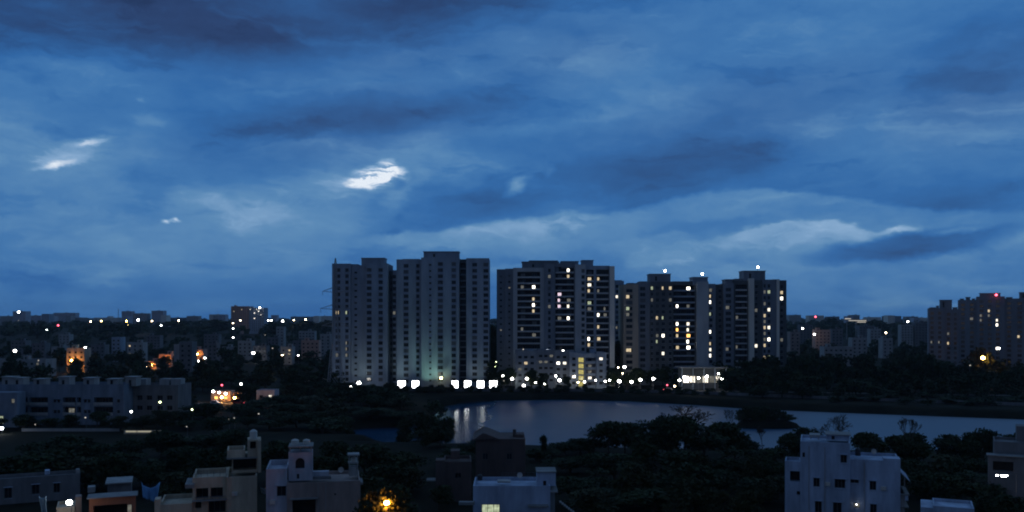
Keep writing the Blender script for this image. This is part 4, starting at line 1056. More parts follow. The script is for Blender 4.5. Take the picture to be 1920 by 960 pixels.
# ---------------------------------------------------------------- trees
def crown_mesh(seed, h, w, base, nl, ls, lobes=9, mat=None, spread=1.0):
    """leaf clumps through the volume of several lobes; trunk foot at origin"""
    q = random.Random(seed); mb = MB()
    L_ = []
    for k in range(lobes):
        t = q.uniform(.12, 1); ang = q.uniform(0, 6.283) ; rr = w/2 * (1 - .55*abs(t - .42)) * q.uniform(.25, .72) * spread
        L_.append((rr*math.cos(ang), rr*math.sin(ang), base + (h - base)*t*.86, q.uniform(.18, .34)*w, q.uniform(.12, .2)*(h - base) + .06*w))
    for i in range(nl):
        cx, cy_, cz, rx, rz_ = q.choice(L_)
        d = Vector((q.gauss(0, 1), q.gauss(0, 1), q.gauss(0, 1))).normalized() * (q.random() ** .45) * q.uniform(.8, 1.12)
        c = Vector((cx + d.x*rx, cy_ + d.y*rx, cz + d.z*rz_))
        if c.z > h: c.z = h - q.random()*.8
        n = Vector((q.gauss(0, 1), q.gauss(0, 1), q.gauss(.5, 1))).normalized(); a = n.orthogonal().normalized(); b_ = n.cross(a)
        s = ls*q.uniform(.55, 1.3); th = q.uniform(0, 6.28); a2 = a*math.cos(th) + b_*math.sin(th); b2 = n.cross(a2)
        mb.quad(c - a2*s, c - b2*s*.55, c + a2*s, c + b2*s*.55)
    return mb.mesh('crown', mat)
def limbs_mesh(seed, h, w, base, r0):
    q = random.Random(seed); mb = MB()
    p = Vector((0, 0, -.3)); top = Vector((q.uniform(-.4, .4), q.uniform(-.4, .4), h*.78)); n = 6; prev = p
    for k in range(1, n + 1):
        t = k/n; c = p.lerp(top, t) + Vector((q.uniform(-.15, .15), q.uniform(-.15, .15), 0))*(1 if k < n else 0)
        mb.cyl(prev, c, r0*(1 - .85*(k-1)/n), r0*(1 - .85*k/n), 7, 0, False); prev = c
        if t > .3:
            for s in range(2):
                a = q.uniform(0, 6.283); ln = w*.38*q.uniform(.6, 1)*(1.1 - t*.5)
                e = c + Vector((math.cos(a)*ln, math.sin(a)*ln, ln*q.uniform(.35, .9))); mm = c.lerp(e, .5) + Vector((0, 0, -.12*ln))
                mb.cyl(c, mm, r0*.34*(1.2 - t), r0*.2*(1.2 - t), 5, 0, False); mb.cyl(mm, e, r0*.2*(1.2 - t), r0*.05, 5, 0, False)
    return mb.mesh('trunk', M['bark'])
PROTO = []   # (height, width, crown mesh, trunk mesh)
for sd, h_, w_, bs, lb, lm, nl in ((1, 10, 9, 2.5, 11, 'leaf0', 3000), (2, 12, 8, 3, 12, 'leaf1', 3000), (3, 9, 10, 2.2, 10, 'leaf2', 3000), (4, 14, 7, 3, 13, 'leaf0', 3000), (5, 8, 8, 1.5, 9, 'leaf1', 2400), (6, 11, 11, 3, 13, 'leaf0', 3400)):
    PROTO.append((h_, w_, crown_mesh(sd, h_, w_, bs, nl, .40, lb, M[lm]), limbs_mesh(sd, h_, w_, bs, .28)))
CYP = (12, 3.2, crown_mesh(21, 12, 3.2, .8, 1800, .34, 16, M['leaf0'], .5), limbs_mesh(21, 12, 2, 1, .16))
BUSH = (3, 4.5, crown_mesh(31, 3, 4.5, .2, 1100, .26, 8, M['leaf1']), limbs_mesh(31, 3, 3, .4, .07))
LOW = [(h_, w_, crown_mesh(40 + i, h_, w_, 2, 620, .85, 9, M[lm]), limbs_mesh(40 + i, h_, w_, 2, .3)) for i, (h_, w_, lm) in enumerate(((11, 10, 'leaf0'), (13, 9, 'leaf1'), (10, 12, 'leaf2')))]
tr = random.Random(99)
def tree(x, y, h, w, label, group=None, proto=None, name='tree', cat='tree', z=None):
    p = proto or tr.choice(PROTO)
    r = empty(name, (x, y, (gz(x, y) if z is None else z)), label, cat, group, tr.uniform(0, 6.28))
    r.scale = (w/p[1], w/p[1], h/p[0])
    link('crown', p[2], r); link('trunk', p[3], r)
    return r
def tree_px(px, top, Y, wpx, label, group=None, proto=None, name='tree', cat='tree'):
    x = wx(px, Y); z = gz(x, Y); return tree(x, Y, max(2.5, wz(top, Y) - z), wpx/F*Y, label, group, proto, name, cat)
def bare_tree(px, top, Y, wpx, label, seed, group=None, depth=7, lean=0):
    q = random.Random(seed); x = wx(px, Y); z0 = gz(x, Y); h = wz(top, Y) - z0; w = wpx/F*Y
    r = empty('bare_tree', (x, Y, z0), label, 'tree', group); tk = MB(); tw = MB()
    def grow(p, d, ln, rad, lv):
        e = p + d*ln
        (tk if lv < 2 else tw).cyl(p, e, rad, rad*.72, 6 if lv < 3 else 4, 0, False)
        if lv >= depth: return
        for k in range(2 if lv < 1 else q.choice((2, 3, 3))):
            ax = Vector((q.gauss(0, 1), q.gauss(0, 1), q.gauss(0, .5))).normalized()
            nd = (d + ax*q.uniform(.45, .8)*(1 if w > h*.5 else .6) + Vector((lean*.1, 0, .08))).normalized()
            grow(e, nd, ln*q.uniform(.62, .82), max(.025, rad*.66), lv + 1)
    grow(Vector((0, 0, -.2)), Vector((0, 0, 1)), h*.27, .02*h, 0)
    zs = max(v[2] for v in tw.v); xm = max(abs(v[0]) for v in tw.v)
    for m_ in (tk, tw): m_.v = [(a*min(2.2, w/2/xm), b_*min(2.2, w/2/xm), c*h/zs) for a, b_, c in m_.v]
    tk.build('trunk', M['bark'], r, True); tw.build('crown', M['bark'], r, True)
    return r
G = 'dark trees in the belt between the lake and the front houses'
near = [ # px, top, distance, width px
 (1112, 812, 226, 50), (1142, 792, 220, 62), (1172, 794, 222, 58), (1195, 803, 224, 52), (1222, 788, 214, 60), (1250, 778, 216, 70), (1285, 782, 214, 76), (1322, 790, 212, 74), (1356, 794, 214, 66), (1378, 808, 216, 50), (1398, 824, 212, 46), (1425, 842, 206, 50), (1455, 842, 200, 56),
 (1482, 812, 206, 48), (1510, 803, 210, 62), (1540, 812, 205, 50), (1618, 812, 200, 56), (1640, 826, 196, 52), (1680, 818, 205, 56), (1706, 812, 208, 50), (1732, 830, 200, 50), (1782, 816, 206, 62), (1812, 826, 202, 48), (1840, 801, 204, 50), (1874, 807, 206, 52), (1905, 812, 214, 50),
 (1060, 828, 222, 52), (1088, 822, 224, 48), (1036, 838, 218, 36),
 (880, 822, 214, 40), (862, 838, 206, 50), (842, 846, 200, 44), (1004, 842, 212, 40)]
for px, tp, Yd, wd in near: tree_px(px, tp, Yd, wd*1.25, 'dense dark tree in the belt between the lake and the front houses', G)
for px, tp, Yd, wd in [(1080, 858, 190, 70), (1120, 850, 186, 84), (1165, 845, 186, 80), (1210, 838, 184, 84), (1260, 836, 182, 90), (1310, 838, 184, 90), (1360, 842, 182, 88), (1405, 858, 178, 80), (1448, 862, 176, 70), (1080, 890, 166, 84), (1130, 884, 166, 90), (1180, 880, 164, 92), (1235, 876, 164, 96), (1290, 876, 162, 96), (1345, 880, 160, 96), (1400, 886, 160, 96), (1450, 890, 160, 90), (1720, 858, 178, 84), (1765, 856, 178, 84), (1815, 858, 176, 84), (1720, 890, 166, 70), (1770, 892, 160, 90), (1820, 892, 158, 90), (1870, 900, 150, 80), (1100, 920, 150, 90), (1160, 916, 150, 96), (1225, 912, 148, 100), (1290, 912, 148, 100), (1350, 914, 147, 100), (1410, 918, 147, 96), (1850, 925, 142, 90), (1905, 930, 140, 80)]:
    tree_px(px + tr.uniform(-14, 14), tp + tr.uniform(-11, 12), Yd + tr.uniform(-8, 8), wd*tr.uniform(.75, 1.4), 'black tree in the front grove, right of bottom centre', 'unlit trees of the front grove, right half')
# tall pair at the lake's left shore and the dark mass left of them
tree_px(798, 748, 262, 58, 'tall dark tree at the lake shore, left of the pair', None, PROTO[3])
tree_px(834, 755, 256, 42, 'tall dark tree at the lake shore, right of the pair', None, PROTO[3])
tree_px(762, 784, 258, 40, 'lower dark tree just left of the tall lakeside pair', None, PROTO[1])
tree_px(826, 800, 236, 60, 'dark tree in front of the tall lakeside pair', None, PROTO[0])
tree_px(792, 806, 232, 50, 'dark tree lower left of the tall lakeside pair', None, PROTO[4])
for px, tp, Yd, wd in [(500, 756, 330, 60), (540, 748, 345, 70), (585, 742, 352, 74), (630, 742, 350, 76), (676, 742, 348, 74), (720, 742, 345, 70), (758, 745, 340, 56), (480, 776, 300, 62), (525, 770, 312, 70), (570, 766, 316, 74), (616, 764, 316, 76), (660, 764, 314, 70), (704, 768, 312, 66), (744, 772, 312, 52), (375, 770, 300, 56), (410, 776, 296, 60), (445, 778, 292, 64), (500, 798, 268, 74), (548, 792, 272, 78), (600, 790, 274, 80), (640, 796, 272, 60), (360, 790, 276, 60), (470, 742, 352, 50), (610, 730, 380, 50), (560, 732, 375, 46), (650, 734, 372, 50), (700, 736, 370, 46), (740, 738, 366, 44), (420, 800, 262, 60), (520, 780, 292, 60), (590, 778, 294, 60), (640, 780, 292, 56), (470, 790, 276, 56), (690, 756, 326, 50)]:
    tree_px(px + tr.uniform(-12, 12), tp - 11 + tr.uniform(-9, 14), Yd + tr.uniform(-9, 9), wd*tr.uniform(.8, 1.5), 'black tree in the unlit grove on the left lake shore', 'unlit trees on the left lake shore')
for px, tp, Yd, wd in [(60, 822, 240, 90), (120, 826, 238, 90), (180, 824, 238, 92), (240, 820, 240, 86), (300, 816, 244, 84), (350, 808, 250, 80), (400, 806, 250, 80), (450, 808, 246, 80), (20, 850, 205, 96), (85, 852, 204, 100), (150, 850, 204, 100), (215, 848, 206, 100), (280, 846, 206, 96), (340, 842, 208, 96), (400, 842, 206, 96), (455, 846, 202, 80), (510, 836, 212, 90), (640, 838, 214, 84), (690, 842, 208, 90), (745, 842, 206, 92), (720, 878, 172, 96), (640, 870, 180, 60), (775, 880, 172, 84), (350, 876, 168, 90), (270, 872, 172, 80), (190, 874, 174, 80), (690, 905, 150, 70), (600, 846, 206, 80), (820, 900, 152, 60)]:
    tree_px(px + tr.uniform(-14, 14), tp + tr.uniform(-11, 12), (Yd*.87 if Yd > 190 else Yd) + tr.uniform(-6, 6), wd*tr.uniform(.75, 1.4), 'black tree in the front grove, left of bottom centre', 'unlit trees of the front grove, left half')
tree_px(738, 908, 124.9, 104, 'tree glowing orange around the street lamp at bottom centre', None, PROTO[1])
tree_px(696, 922, 125.5, 62, 'smaller tree lit from the left of the orange street lamp', None, PROTO[4])
tree_px(1020, 813, 218, 20, 'slim columnar tree standing alone against the water', None, CYP, 'columnar_tree')
for px, tp, Yd, wd, lb, sd in [(1300, 758, 222, 150, 'broad leafless tree spreading twigs over the lake', 3), (1574, 775, 196, 62, 'leafless tree rising behind the bluish white house', 8), (1703, 782, 204, 44, 'thin leafless tree against the water right of the bluish white house', 12), (1242, 772, 226, 50, 'small leafless tree left of the broad leafless one', 15), (1429, 798, 226, 26, 'lone spindly dead tree against the right half of the lake', 19), (1104, 806, 224, 46, 'twiggy tree top over the water left of the round dark crowns', 23), (1530, 800, 215, 40, 'twiggy small tree left of the leafless one behind the bluish house', 27), (1376, 766, 230, 40, 'slender leafless tree just right of the broad leafless one', 31)]:
    bare_tree(px, tp, Yd, wd, lb, sd)
for px, tp, Yd, wd in [(-10, 782, 270, 40), (45, 778, 272, 46), (92, 785, 271, 40), (132, 778, 270, 36), (182, 772, 271, 44), (225, 780, 268, 40), (268, 776, 272, 46), (306, 770, 274, 44), (338, 760, 282, 46), (364, 756, 318, 40), (348, 738, 340, 44), (388, 770, 330, 44)]:
    tree_px(px, tp, Yd, wd*1.1, 'dark garden tree before the terraces', 'garden trees before the terraces')
for px, tp, Yd, wd in [(352, 716, 402, 40), (384, 712, 412, 44), (420, 708, 414, 46), (460, 712, 408, 40), (476, 722, 398, 36), (524, 722, 402, 40), (548, 726, 395, 44), (580, 722, 402, 46), (606, 720, 406, 40), (640, 724, 404, 44), (566, 706, 424, 40), (600, 702, 428, 36), (700, 728, 408, 44), (728, 732, 402, 40), (820, 734, 405, 30), (800, 730, 410, 36), (500, 704, 430, 36)]:
    tree_px(px + tr.uniform(-5, 5), tp + tr.uniform(-7, 6), Yd, wd*tr.uniform(1.0, 1.4), 'dark tree behind the lit street, left of the towers', 'dark trees around the lit street')
# island
for k, (dx, dy, h_, w_) in enumerate([(-8.6, 0, 4.6, 5), (-6, .8, 6.0, 6), (-3, -.8, 6.2, 6), (0, .6, 6.0, 6.4), (3, -.4, 5.2, 6), (5.6, .3, 3.9, 5), (8, -.2, 2.6, 4.4), (-4.5, 1.6, 5, 6), (1.5, 1.8, 4.8, 6)]):
    tree(ISLE[0] + dx, ISLE[1] + dy, h_*.74, w_*1.1, 'dense dark bush on the small lake island', 'bushes on the island', BUSH, 'bush', 'bush')
# far bank shrubs
for k in range(46):
    px = 640 + k*17.5 + tr.uniform(-6, 6); Yd = 412 + tr.uniform(-3, 5) - max(0, px - 1080)*.055
    x = wx(px, Yd); tree(x, Yd, tr.uniform(1.8, 3.6), tr.uniform(3.5, 6), 'low dark shrub on the far bank below the tower lamps', 'shrubs along the far bank', BUSH, 'shrub', 'shrub')
for px, tp, Yd, wd in [(926, 676, 436, 26), (940, 694, 434, 24), (958, 690, 430, 24), (995, 694, 426, 26), (1020, 700, 424, 24), (1150, 690, 432, 34), (1158, 640, 470, 36), (1142, 668, 460, 30), (924, 640, 480, 26), (928, 612, 520, 22), (1176, 700, 432, 30), (1195, 690, 436, 28), (1060, 706, 424, 20)]:
    tree_px(px, tp, Yd, wd*1.15, 'garden tree at the foot of the mid towers', 'garden trees at the foot of the towers', None)
# dark wood behind the right half of the lake: in the photograph one black mass
class Mass:
    def __init__(s): s.v = []; s.f = []
    def put(s, proto, x, y, z, w, h):
        a = tr.uniform(0, 6.283); ca, sa = math.cos(a)*w/proto[1], math.sin(a)*w/proto[1]; kz = h/proto[0]
        for me in proto[2:]:
            n = len(s.v)
            s.v += [(x + v.co.x*ca - v.co.y*sa, y + v.co.x*sa + v.co.y*ca, z + v.co.z*kz) for v in me.vertices]
            s.f += [tuple(n + i for i in p.vertices) for p in me.polygons]
    def put_px(s, px, top, Y, wpx):
        x = wx(px, Y); z = gz(x, Y); s.put(tr.choice(LOW), x, Y, z, wpx/F*Y, max(2.5, wz(top, Y) - z))
    def build(s, name, label):
        me = bpy.data.meshes.new(name); me.from_pydata(s.v, [], s.f); me.materials.append(M['leaf0']); me.update()
        return tag(link(name, me), label, 'wood', kind='stuff')
wood = Mass()
for Yd, p0, p1, st, tf in [(444, 1218, 1500, 24, lambda p: 690 - 22*sstep(1330, 1400, p)), (428, 1345, 1940, 26, lambda p: 678 - 8*math.sin(p*.03) + 10*sstep(1700, 1900, p)), (470, 1480, 1940, 26, lambda p: 664 + 14*sstep(1700, 1850, p) + 5*math.sin(p*.05)), (402, 1370, 1940, 30, lambda p: 700 + 6*math.sin(p*.04)), (382, 1430, 1940, 34, lambda p: 722 + 6*math.sin(p*.05)), (366, 1560, 1940, 36, lambda p: 742 + 4*math.sin(p*.06)), (352, 1700, 1940, 40, lambda p: 756)]:
    p = p0
    while p < p1:
        wood.put_px(p + tr.uniform(-6, 6), tf(p) + tr.uniform(-5, 7), Yd + tr.uniform(-6, 6), tr.uniform(34, 50)); p += st
wood.build('black_wood', 'black wood behind the right half of the lake')
# middle distance, left and right
far_trees = Mass()
G_ML = 'dark trees scattered left of the towers'; G_MR = 'dark trees scattered right of the towers'
n_ = 0
for Yd, st, wpx in [(425, 40, 44), (470, 34, 40), (520, 32, 36), (580, 30, 34), (660, 30, 34), (760, 30, 32)]:
    p = -40
    while p < 640:
        if not (Yd < 420 and 340 < p < 470) and tr.random() < .9:
            x = wx(p, Yd); hh = tr.uniform(7, 13)
            if Yd > 500: yy = Yd + tr.uniform(-14, 14); far_trees.put(tr.choice(LOW), x, yy, gz(x, yy), wpx/F*Yd*tr.uniform(.8, 1.2), hh)
            else: tree(x, Yd + tr.uniform(-14, 14), hh, wpx/F*Yd*tr.uniform(.8, 1.2), 'dark tree in the wooded quarter left of the towers', G_ML, tr.choice(LOW))
        p += st*tr.uniform(.8, 1.3)
for Yd, st, wpx in [(560, 34, 36), (660, 28, 30), (780, 26, 28)]:
    p = 1478
    while p < 1760:
        if tr.random() < .85:
            x = wx(p, Yd); tree(x, Yd + tr.uniform(-14, 14), tr.uniform(8, 13), wpx/F*Yd*tr.uniform(.8, 1.2), 'dark tree in the wooded quarter right of the towers', G_MR, tr.choice(LOW))
        p += st*tr.uniform(.8, 1.3)
far_trees.build('dim_wood', 'dim wood between the houses in the left middle distance')
for px, tp, Yd, wd in [(1788, 690, 520, 46), (1830, 650, 505, 44), (1868, 682, 500, 48), (1905, 690, 500, 46), (1750, 686, 520, 40)]:
    tree_px(px, tp, Yd, wd*1.1, 'dark tree before the right end towers', 'dark trees before the right end towers', tr.choice(LOW))
tree_px(1850, 660, 477.3, 30, 'tree lit orange by the lamp in front of the right end tower', None, LOW[0])
# taller clumps on the horizon
for px, tp, Yd, wd in [(70, 606, 1300, 60), (205, 602, 1400, 60), (250, 606, 1300, 56), (325, 600, 1500, 60), (400, 598, 1500, 70), (520, 604, 1350, 50), (570, 602, 1400, 60), (612, 600, 1400, 40), (1560, 596, 1800, 40), (1640, 600, 1600, 44), (1690, 604, 1500, 40)]:
    tree_px(px, tp, Yd, wd*1.1, 'large dark tree clump breaking the horizon line', 'tree clumps along the horizon', tr.choice(LOW))
# far wood: one uncountable mass
fw = MB(); q = random.Random(5)
def clump(x, y, z, w_, h_):
    for i in range(34):
        d = Vector((q.gauss(0, 1), q.gauss(0, 1), q.gauss(0, 1))).normalized()*(q.random()**.4)
        c = Vector((x + d.x*w_/2, y + d.y*w_/2, z + h_*.5 + d.z*h_*.5)); n = Vector((q.gauss(0, 1), q.gauss(-.6, 1), q.gauss(.3, 1))).normalized(); a = n.orthogonal().normalized(); b_ = n.cross(a); s = w_*q.uniform(.14, .26)
        fw.quad(c - a*s, c - b_*s*.7, c + a*s, c + b_*s*.7)
for Yd in (880, 1000, 1120, 1280, 1450, 1650, 1900, 2150, 2400, 2700, 3100, 3600, 4300):
    lim = Yd*.66; x = -lim
    while x < lim:
        w_ = q.uniform(14, 30) if Yd > 1300 else q.uniform(9, 18); hh = q.uniform(8, 15) if Yd > 1300 else q.uniform(6, 12); xx = x; x += w_*q.uniform(.7, 1.3)
        pxx = 960 + xx/Yd*F
        if (640 < pxx < 1440 and q.random() < .7) or (Yd < 1300 and q.random() < .4): continue
        yy = Yd + q.uniform(-60, 60); clump(xx, yy, gz(xx, yy), w_, hh)
tag(fw.build('distant_wood', M['leaf0']), 'dark wood running along the whole horizon', 'wood', kind='stuff')
# ---------------------------------------------------------------- lamps
_ball = {}
def bulb_mesh(r, mat):
    k = (round(r, 2), mat)
    if k not in _ball:
        mb = MB(); mb.ball((0, 0, 0), r, r, r*.8, 8, 5); _ball[k] = mb.mesh('bulb', M[mat], smooth=True)
    return _ball[k]
def lamp(label, px, py, Y, r, mat, group=None, name='street_lamp', cat='street lamp', arm=1.2, roof=None):
    """pole on the ground (or on a roof), curved arm and shining head"""
    p = pt(px, py, Y); g0 = gz(p.x, Y) if roof is None else p.z - roof
    root = empty(name, (p.x, Y, g0), label, cat, group); h = p.z - g0
    mb = MB(); rp = .09 if Y < 300 else .14
    if h > 2.5 and roof is None:
        ya = .6 if arm else 0
        mb.cyl((0, ya, -.1), (0, ya, h - .1), rp, rp*.7, 7); mb.cyl((0, ya, h - .12), (0, 0, h + r*.7), rp*.6, rp*.5, 6)
    else: mb.cyl((0, .3, -.05), (0, .3, h), rp*.7, rp*.6, 6)
    mb.build('pole', M['pole'], root, True)
    mb = MB(); mb.box(-r*.4, r*.4, -r*.3, .7, h + r*.8, h + r*.8 + .1); mb.build('lamp_head', M['pole'], root, True)
    link('bulb', bulb_mesh(r, mat), root, (0, 0, h))
    return root
W_, C_, A_, Y_, O_, D_, GN = 'b_white', 'b_cool', 'b_warm', 'b_yellow', 'b_orange', 'b_dim', 'b_green'
# promenade and tower foot
for lb, px, py, Y, r, m in [
 ('lower of the two white lamps at the left tower corner', 657, 726, 425, .75, W_), ('upper white lamp at the left tower corner', 673, 718, 430, .85, W_),
 ('white lamp nearest the right end of the row of floodlights', 943, 705, 434, .55, W_), ('faint lamp under the first lamp right of the floodlights', 945, 714, 431, .3, D_), ('second white lamp right of the floodlights', 960, 710, 432, .75, W_),
 ('low wide lamp close to the water before the low block', 982, 723, 422, .65, W_), ('lamp before the left columns of the low block', 988, 710, 427, .65, W_), ('lamp right of the left columns of the low block', 1004, 717, 425, .55, W_), ('small lamp before the middle of the low block', 1021, 720, 424, .35, W_),
 ('upper lamp of the two before the low block middle', 1042, 705, 428, .45, W_), ('brighter lower lamp before the low block middle', 1049, 713, 426, .7, W_), ('lamp just left of the yellow stair bay', 1077, 706, 428, .45, A_),
 ('warm lamp at the foot of the yellow stair bay', 1084, 717, 424, .40, A_), ('lamp right of the yellow stair foot', 1096, 716, 424, .45, W_), ('small lamp below the right end of the low block', 1117, 713, 424, .35, W_), ('lamp in the dark gap just right of the low block', 1135, 715, 424, .45, W_), ('second lamp in the dark gap right of the low block', 1143, 713, 424, .40, W_),
 ('bright lamp in the dark gap before the beige bay', 1161, 715, 422, .75, W_), ('low dim lamp under the bright one in the dark gap', 1162, 726, 418, .5, W_), ('high lamp among garden leaves at the beige bay', 1171, 688, 438, .7, W_), ('lower lamp among garden leaves at the beige bay', 1167, 700, 434, .4, A_), ('small lamp left of the high garden lamp', 1159, 689, 438, .3, A_), ('lamp directly before the beige bay', 1184, 716, 422, .70, W_),
 ('lamp right of the beige bay', 1201, 712, 423, .65, W_), ('last bright lamp before the dark stretch right of the beige bay', 1225, 710, 422, .65, W_), ('lamp at the left corner of the blazing pavilion', 1274, 713, 416, .55, W_), ('bright lamp before the left end of the pavilion', 1283, 707, 418, .6, W_), ('lamp in front of the pavilion centre', 1310, 709, 417, .55, W_), ('lamp in front of the right half of the pavilion', 1325, 706, 417, .6, W_), ('lamp at the right corner of the blazing pavilion', 1354, 710, 416, .6, W_), ('lamp on the pavilion wall, upper right', 1347, 701, 422, .40, W_), ('second lamp before the left end of the pavilion', 1292, 711, 416, .5, W_),
 ('reddish lamp left of the pavilion', 1251, 722, 417, .35, 'b_red'), ('amber lamp close left of the pavilion', 1265, 724, 417, .35, A_),
 ('greenish lamp among leaves right of the widest tower', 921, 685, 438, .40, GN), ('upper greenish lamp among leaves right of the widest tower', 930, 679, 438, .40, GN), ('lower greenish lamp among leaves right of the widest tower', 928, 687, 436, .40, GN),
 ('globe lamp at the left roof edge of the low block', 981, 655, 436, .32, D_), ('bright lamp above the low block roof', 1024, 657, 436, .42, W_), ('second lamp above the low block roof, right', 1056, 658, 436, .45, W_), ('doorway lamp at the foot of the widest tower', 827, 709, 440, .65, Y_)]:
    lamp(lb, px, py, Y, r, m)
# roof lamps
for lb, px, py, Y, top in [('roof lamp on the left lift room of the long tower', 1247, 508, 458, 513), ('roof lamp on the middle lift room of the long tower', 1317, 514, 458, 519), ('roof lamp on the right lift room of the long tower', 1421, 501, 459, 507)]:
    lamp(lb, px, py, Y, .55, W_, None, 'roof_lamp', 'roof lamp', roof=(top - py)/F*Y)
lamp('red warning beacon on the right end tower', 1868, 553, 574.6, .8, 'b_red', None, 'roof_beacon', 'beacon', roof=1.4)
lamp('warm lamp on the roof of the right end tower', 1914, 559, 576, .55, A_, None, 'roof_lamp', 'roof lamp', roof=.9)
# floodlights: frames of panels on twin posts, turned to the lake
def flood(label, px, py, Y, w_, h_):
    p = pt(px, py, Y); root = empty('floodlight', (p.x, Y, 0), label, 'floodlight', 'floodlights along the foot of the widest tower'); z0 = p.z - h_/2
    mb = MB()
    for s in (-1, 1): mb.cyl((s*w_*.36, .35, -.1), (s*w_*.36, .35, z0 + h_*.9), .1, .08, 7)
    mb.build('post', M['pole'], root, True)
    mb = MB(); mb.box(-w_/2 - .12, w_/2 + .12, .02, .25, z0 - .12, z0 + h_ + .12); mb.build('housing', M['pole'], root, True)
    for i in range(2):
        for j in range(2):
            mb = MB(); a = -w_/2 + w_*(i)/2 + .06; b_ = -w_/2 + w_*(i+1)/2 - .06; c = z0 + h_*j/2 + .06; d = z0 + h_*(j+1)/2 - .06
            mb.box(a, b_, -.06, .017, c, d); mb.build('lamp_panel', M['b_flood'], root, True)
for lb, px, w_ in [('leftmost floodlight under the widest tower', 753, 3.6), ('second floodlight from the left under the widest tower', 779, 3.2), ('third floodlight, first of the close-set four', 853, 3.0), ('fourth floodlight, second of the close-set four', 877, 3.2), ('fifth floodlight, third of the close-set four', 901, 3.2), ('rightmost floodlight under the widest tower', 925, 3.6)]:
    flood(lb, px, 720.5, 432, w_, 3.4)
# small uplights hidden behind the floodlights wash the tower foot
for lb, px, e, c in [('ground uplight behind the second floodlight', 800, 2600, (.55, 1, .72)), ('ground uplight between the widest tower bays', 822, 2600, (.60, 1, .75)), ('ground uplight at the left tower corner', 672, 1400, (.85, 1, .92)), ('ground uplight near the leftmost floodlight', 748, 1600, (.8, 1, .92)), ('ground uplight at the right bay of the widest tower', 892, 1200, (.9, 1, .95))]:
    Y = 437.5; x = wx(px, Y); root = empty('uplight', (x, Y, 0), lb, 'uplight')
    mb = MB(); mb.cyl((0, 0, -.02), (0, 0, .25), .35, .4, 12); mb.build('housing', M['pole'], root, True)
    mb = MB(); mb.cyl((0, 0, .251), (0, 0, .28), .30, .30, 12); mb.build('lens', M['b_green'] if c[0] < .7 else M['b_dim'], root, True)
    l = bpy.data.lights.new('uplight_beam', 'SPOT'); l.energy = e*1.5; l.color = c; l.spot_size = R(95); l.spot_blend = 1; l.shadow_soft_size = .3
    lo = bpy.data.objects.new('uplight_beam', l); col.objects.link(lo); lo.parent = root; lo.location = (0, 0, .4); lo.rotation_euler = Vector((0, -.52, -.85)).to_track_quat('-Z', 'Y').to_euler(); lo.rotation_euler = (Vector((0, .45, .9))).to_track_quat('-Z', 'Y').to_euler()
# left horizon
for lb, px, py, Y, r, m in [
 ('big white light on the far left horizon', 35, 585, 1700, 2.0, C_), ('small white light under the slim pale horizon tower', 88, 618, 1500, 1.1, C_), ('first of the two lights left of the yellow one', 170, 603, 1500, 1.2, A_), ('yellow light on the left horizon', 190, 602, 1500, 1.4, Y_), ('orange light above another, left of the big white light', 237, 602, 1500, 1.1, O_), ('yellow-orange light just under the orange one', 240, 610, 1450, 1.4, Y_), ('large white light in the middle of the left horizon', 259, 600, 1500, 1.9, C_), ('warm light right of the large white one', 285, 602, 1500, 1.2, A_), ('white light low between two warm ones on the left horizon', 302, 610, 1400, 1.2, C_), ('white light alone right of the left horizon trees', 335, 601, 1500, 1.4, A_),
 ('white light on the foot of the brownish horizon block', 451, 601, 1400, .9, A_), ('top light of the vertical trio below the brownish block', 437, 606, 1300, .9, A_), ('middle light of the vertical trio below the brownish block', 437, 616, 1200, .9, W_), ('bottom light of the vertical trio below the brownish block', 437, 633, 1000, .8, W_), ('left light of the close pair right of the brownish block', 503, 601, 1400, 1.1, W_), ('right light of the close pair right of the brownish block', 509, 601, 1400, 1.1, W_), ('brightest horizon light between the pair and the left tower', 530, 602, 1400, 1.7, W_), ('light just right of the brightest horizon light', 551, 600, 1400, 1.1, A_), ('horizon light nearest the left tower', 573, 599, 1400, 1.3, A_), ('faint light under the bright horizon ones', 497, 628, 1000, .5, D_), ('dim light under the yellow horizon light', 211, 610, 1400, .7, D_),
 ('roof corner light of the white lit horizon wing', 487, 577, 1490, 1.5, W_)]:
    lamp(lb, px, py, Y, r*.85, m, None, 'distant_lamp', 'distant lamp')
lamp('pinkish light under the broad hazy horizon block', 109, 610, 1500, 1.6, 'b_red', None, 'distant_lamp', 'distant lamp')
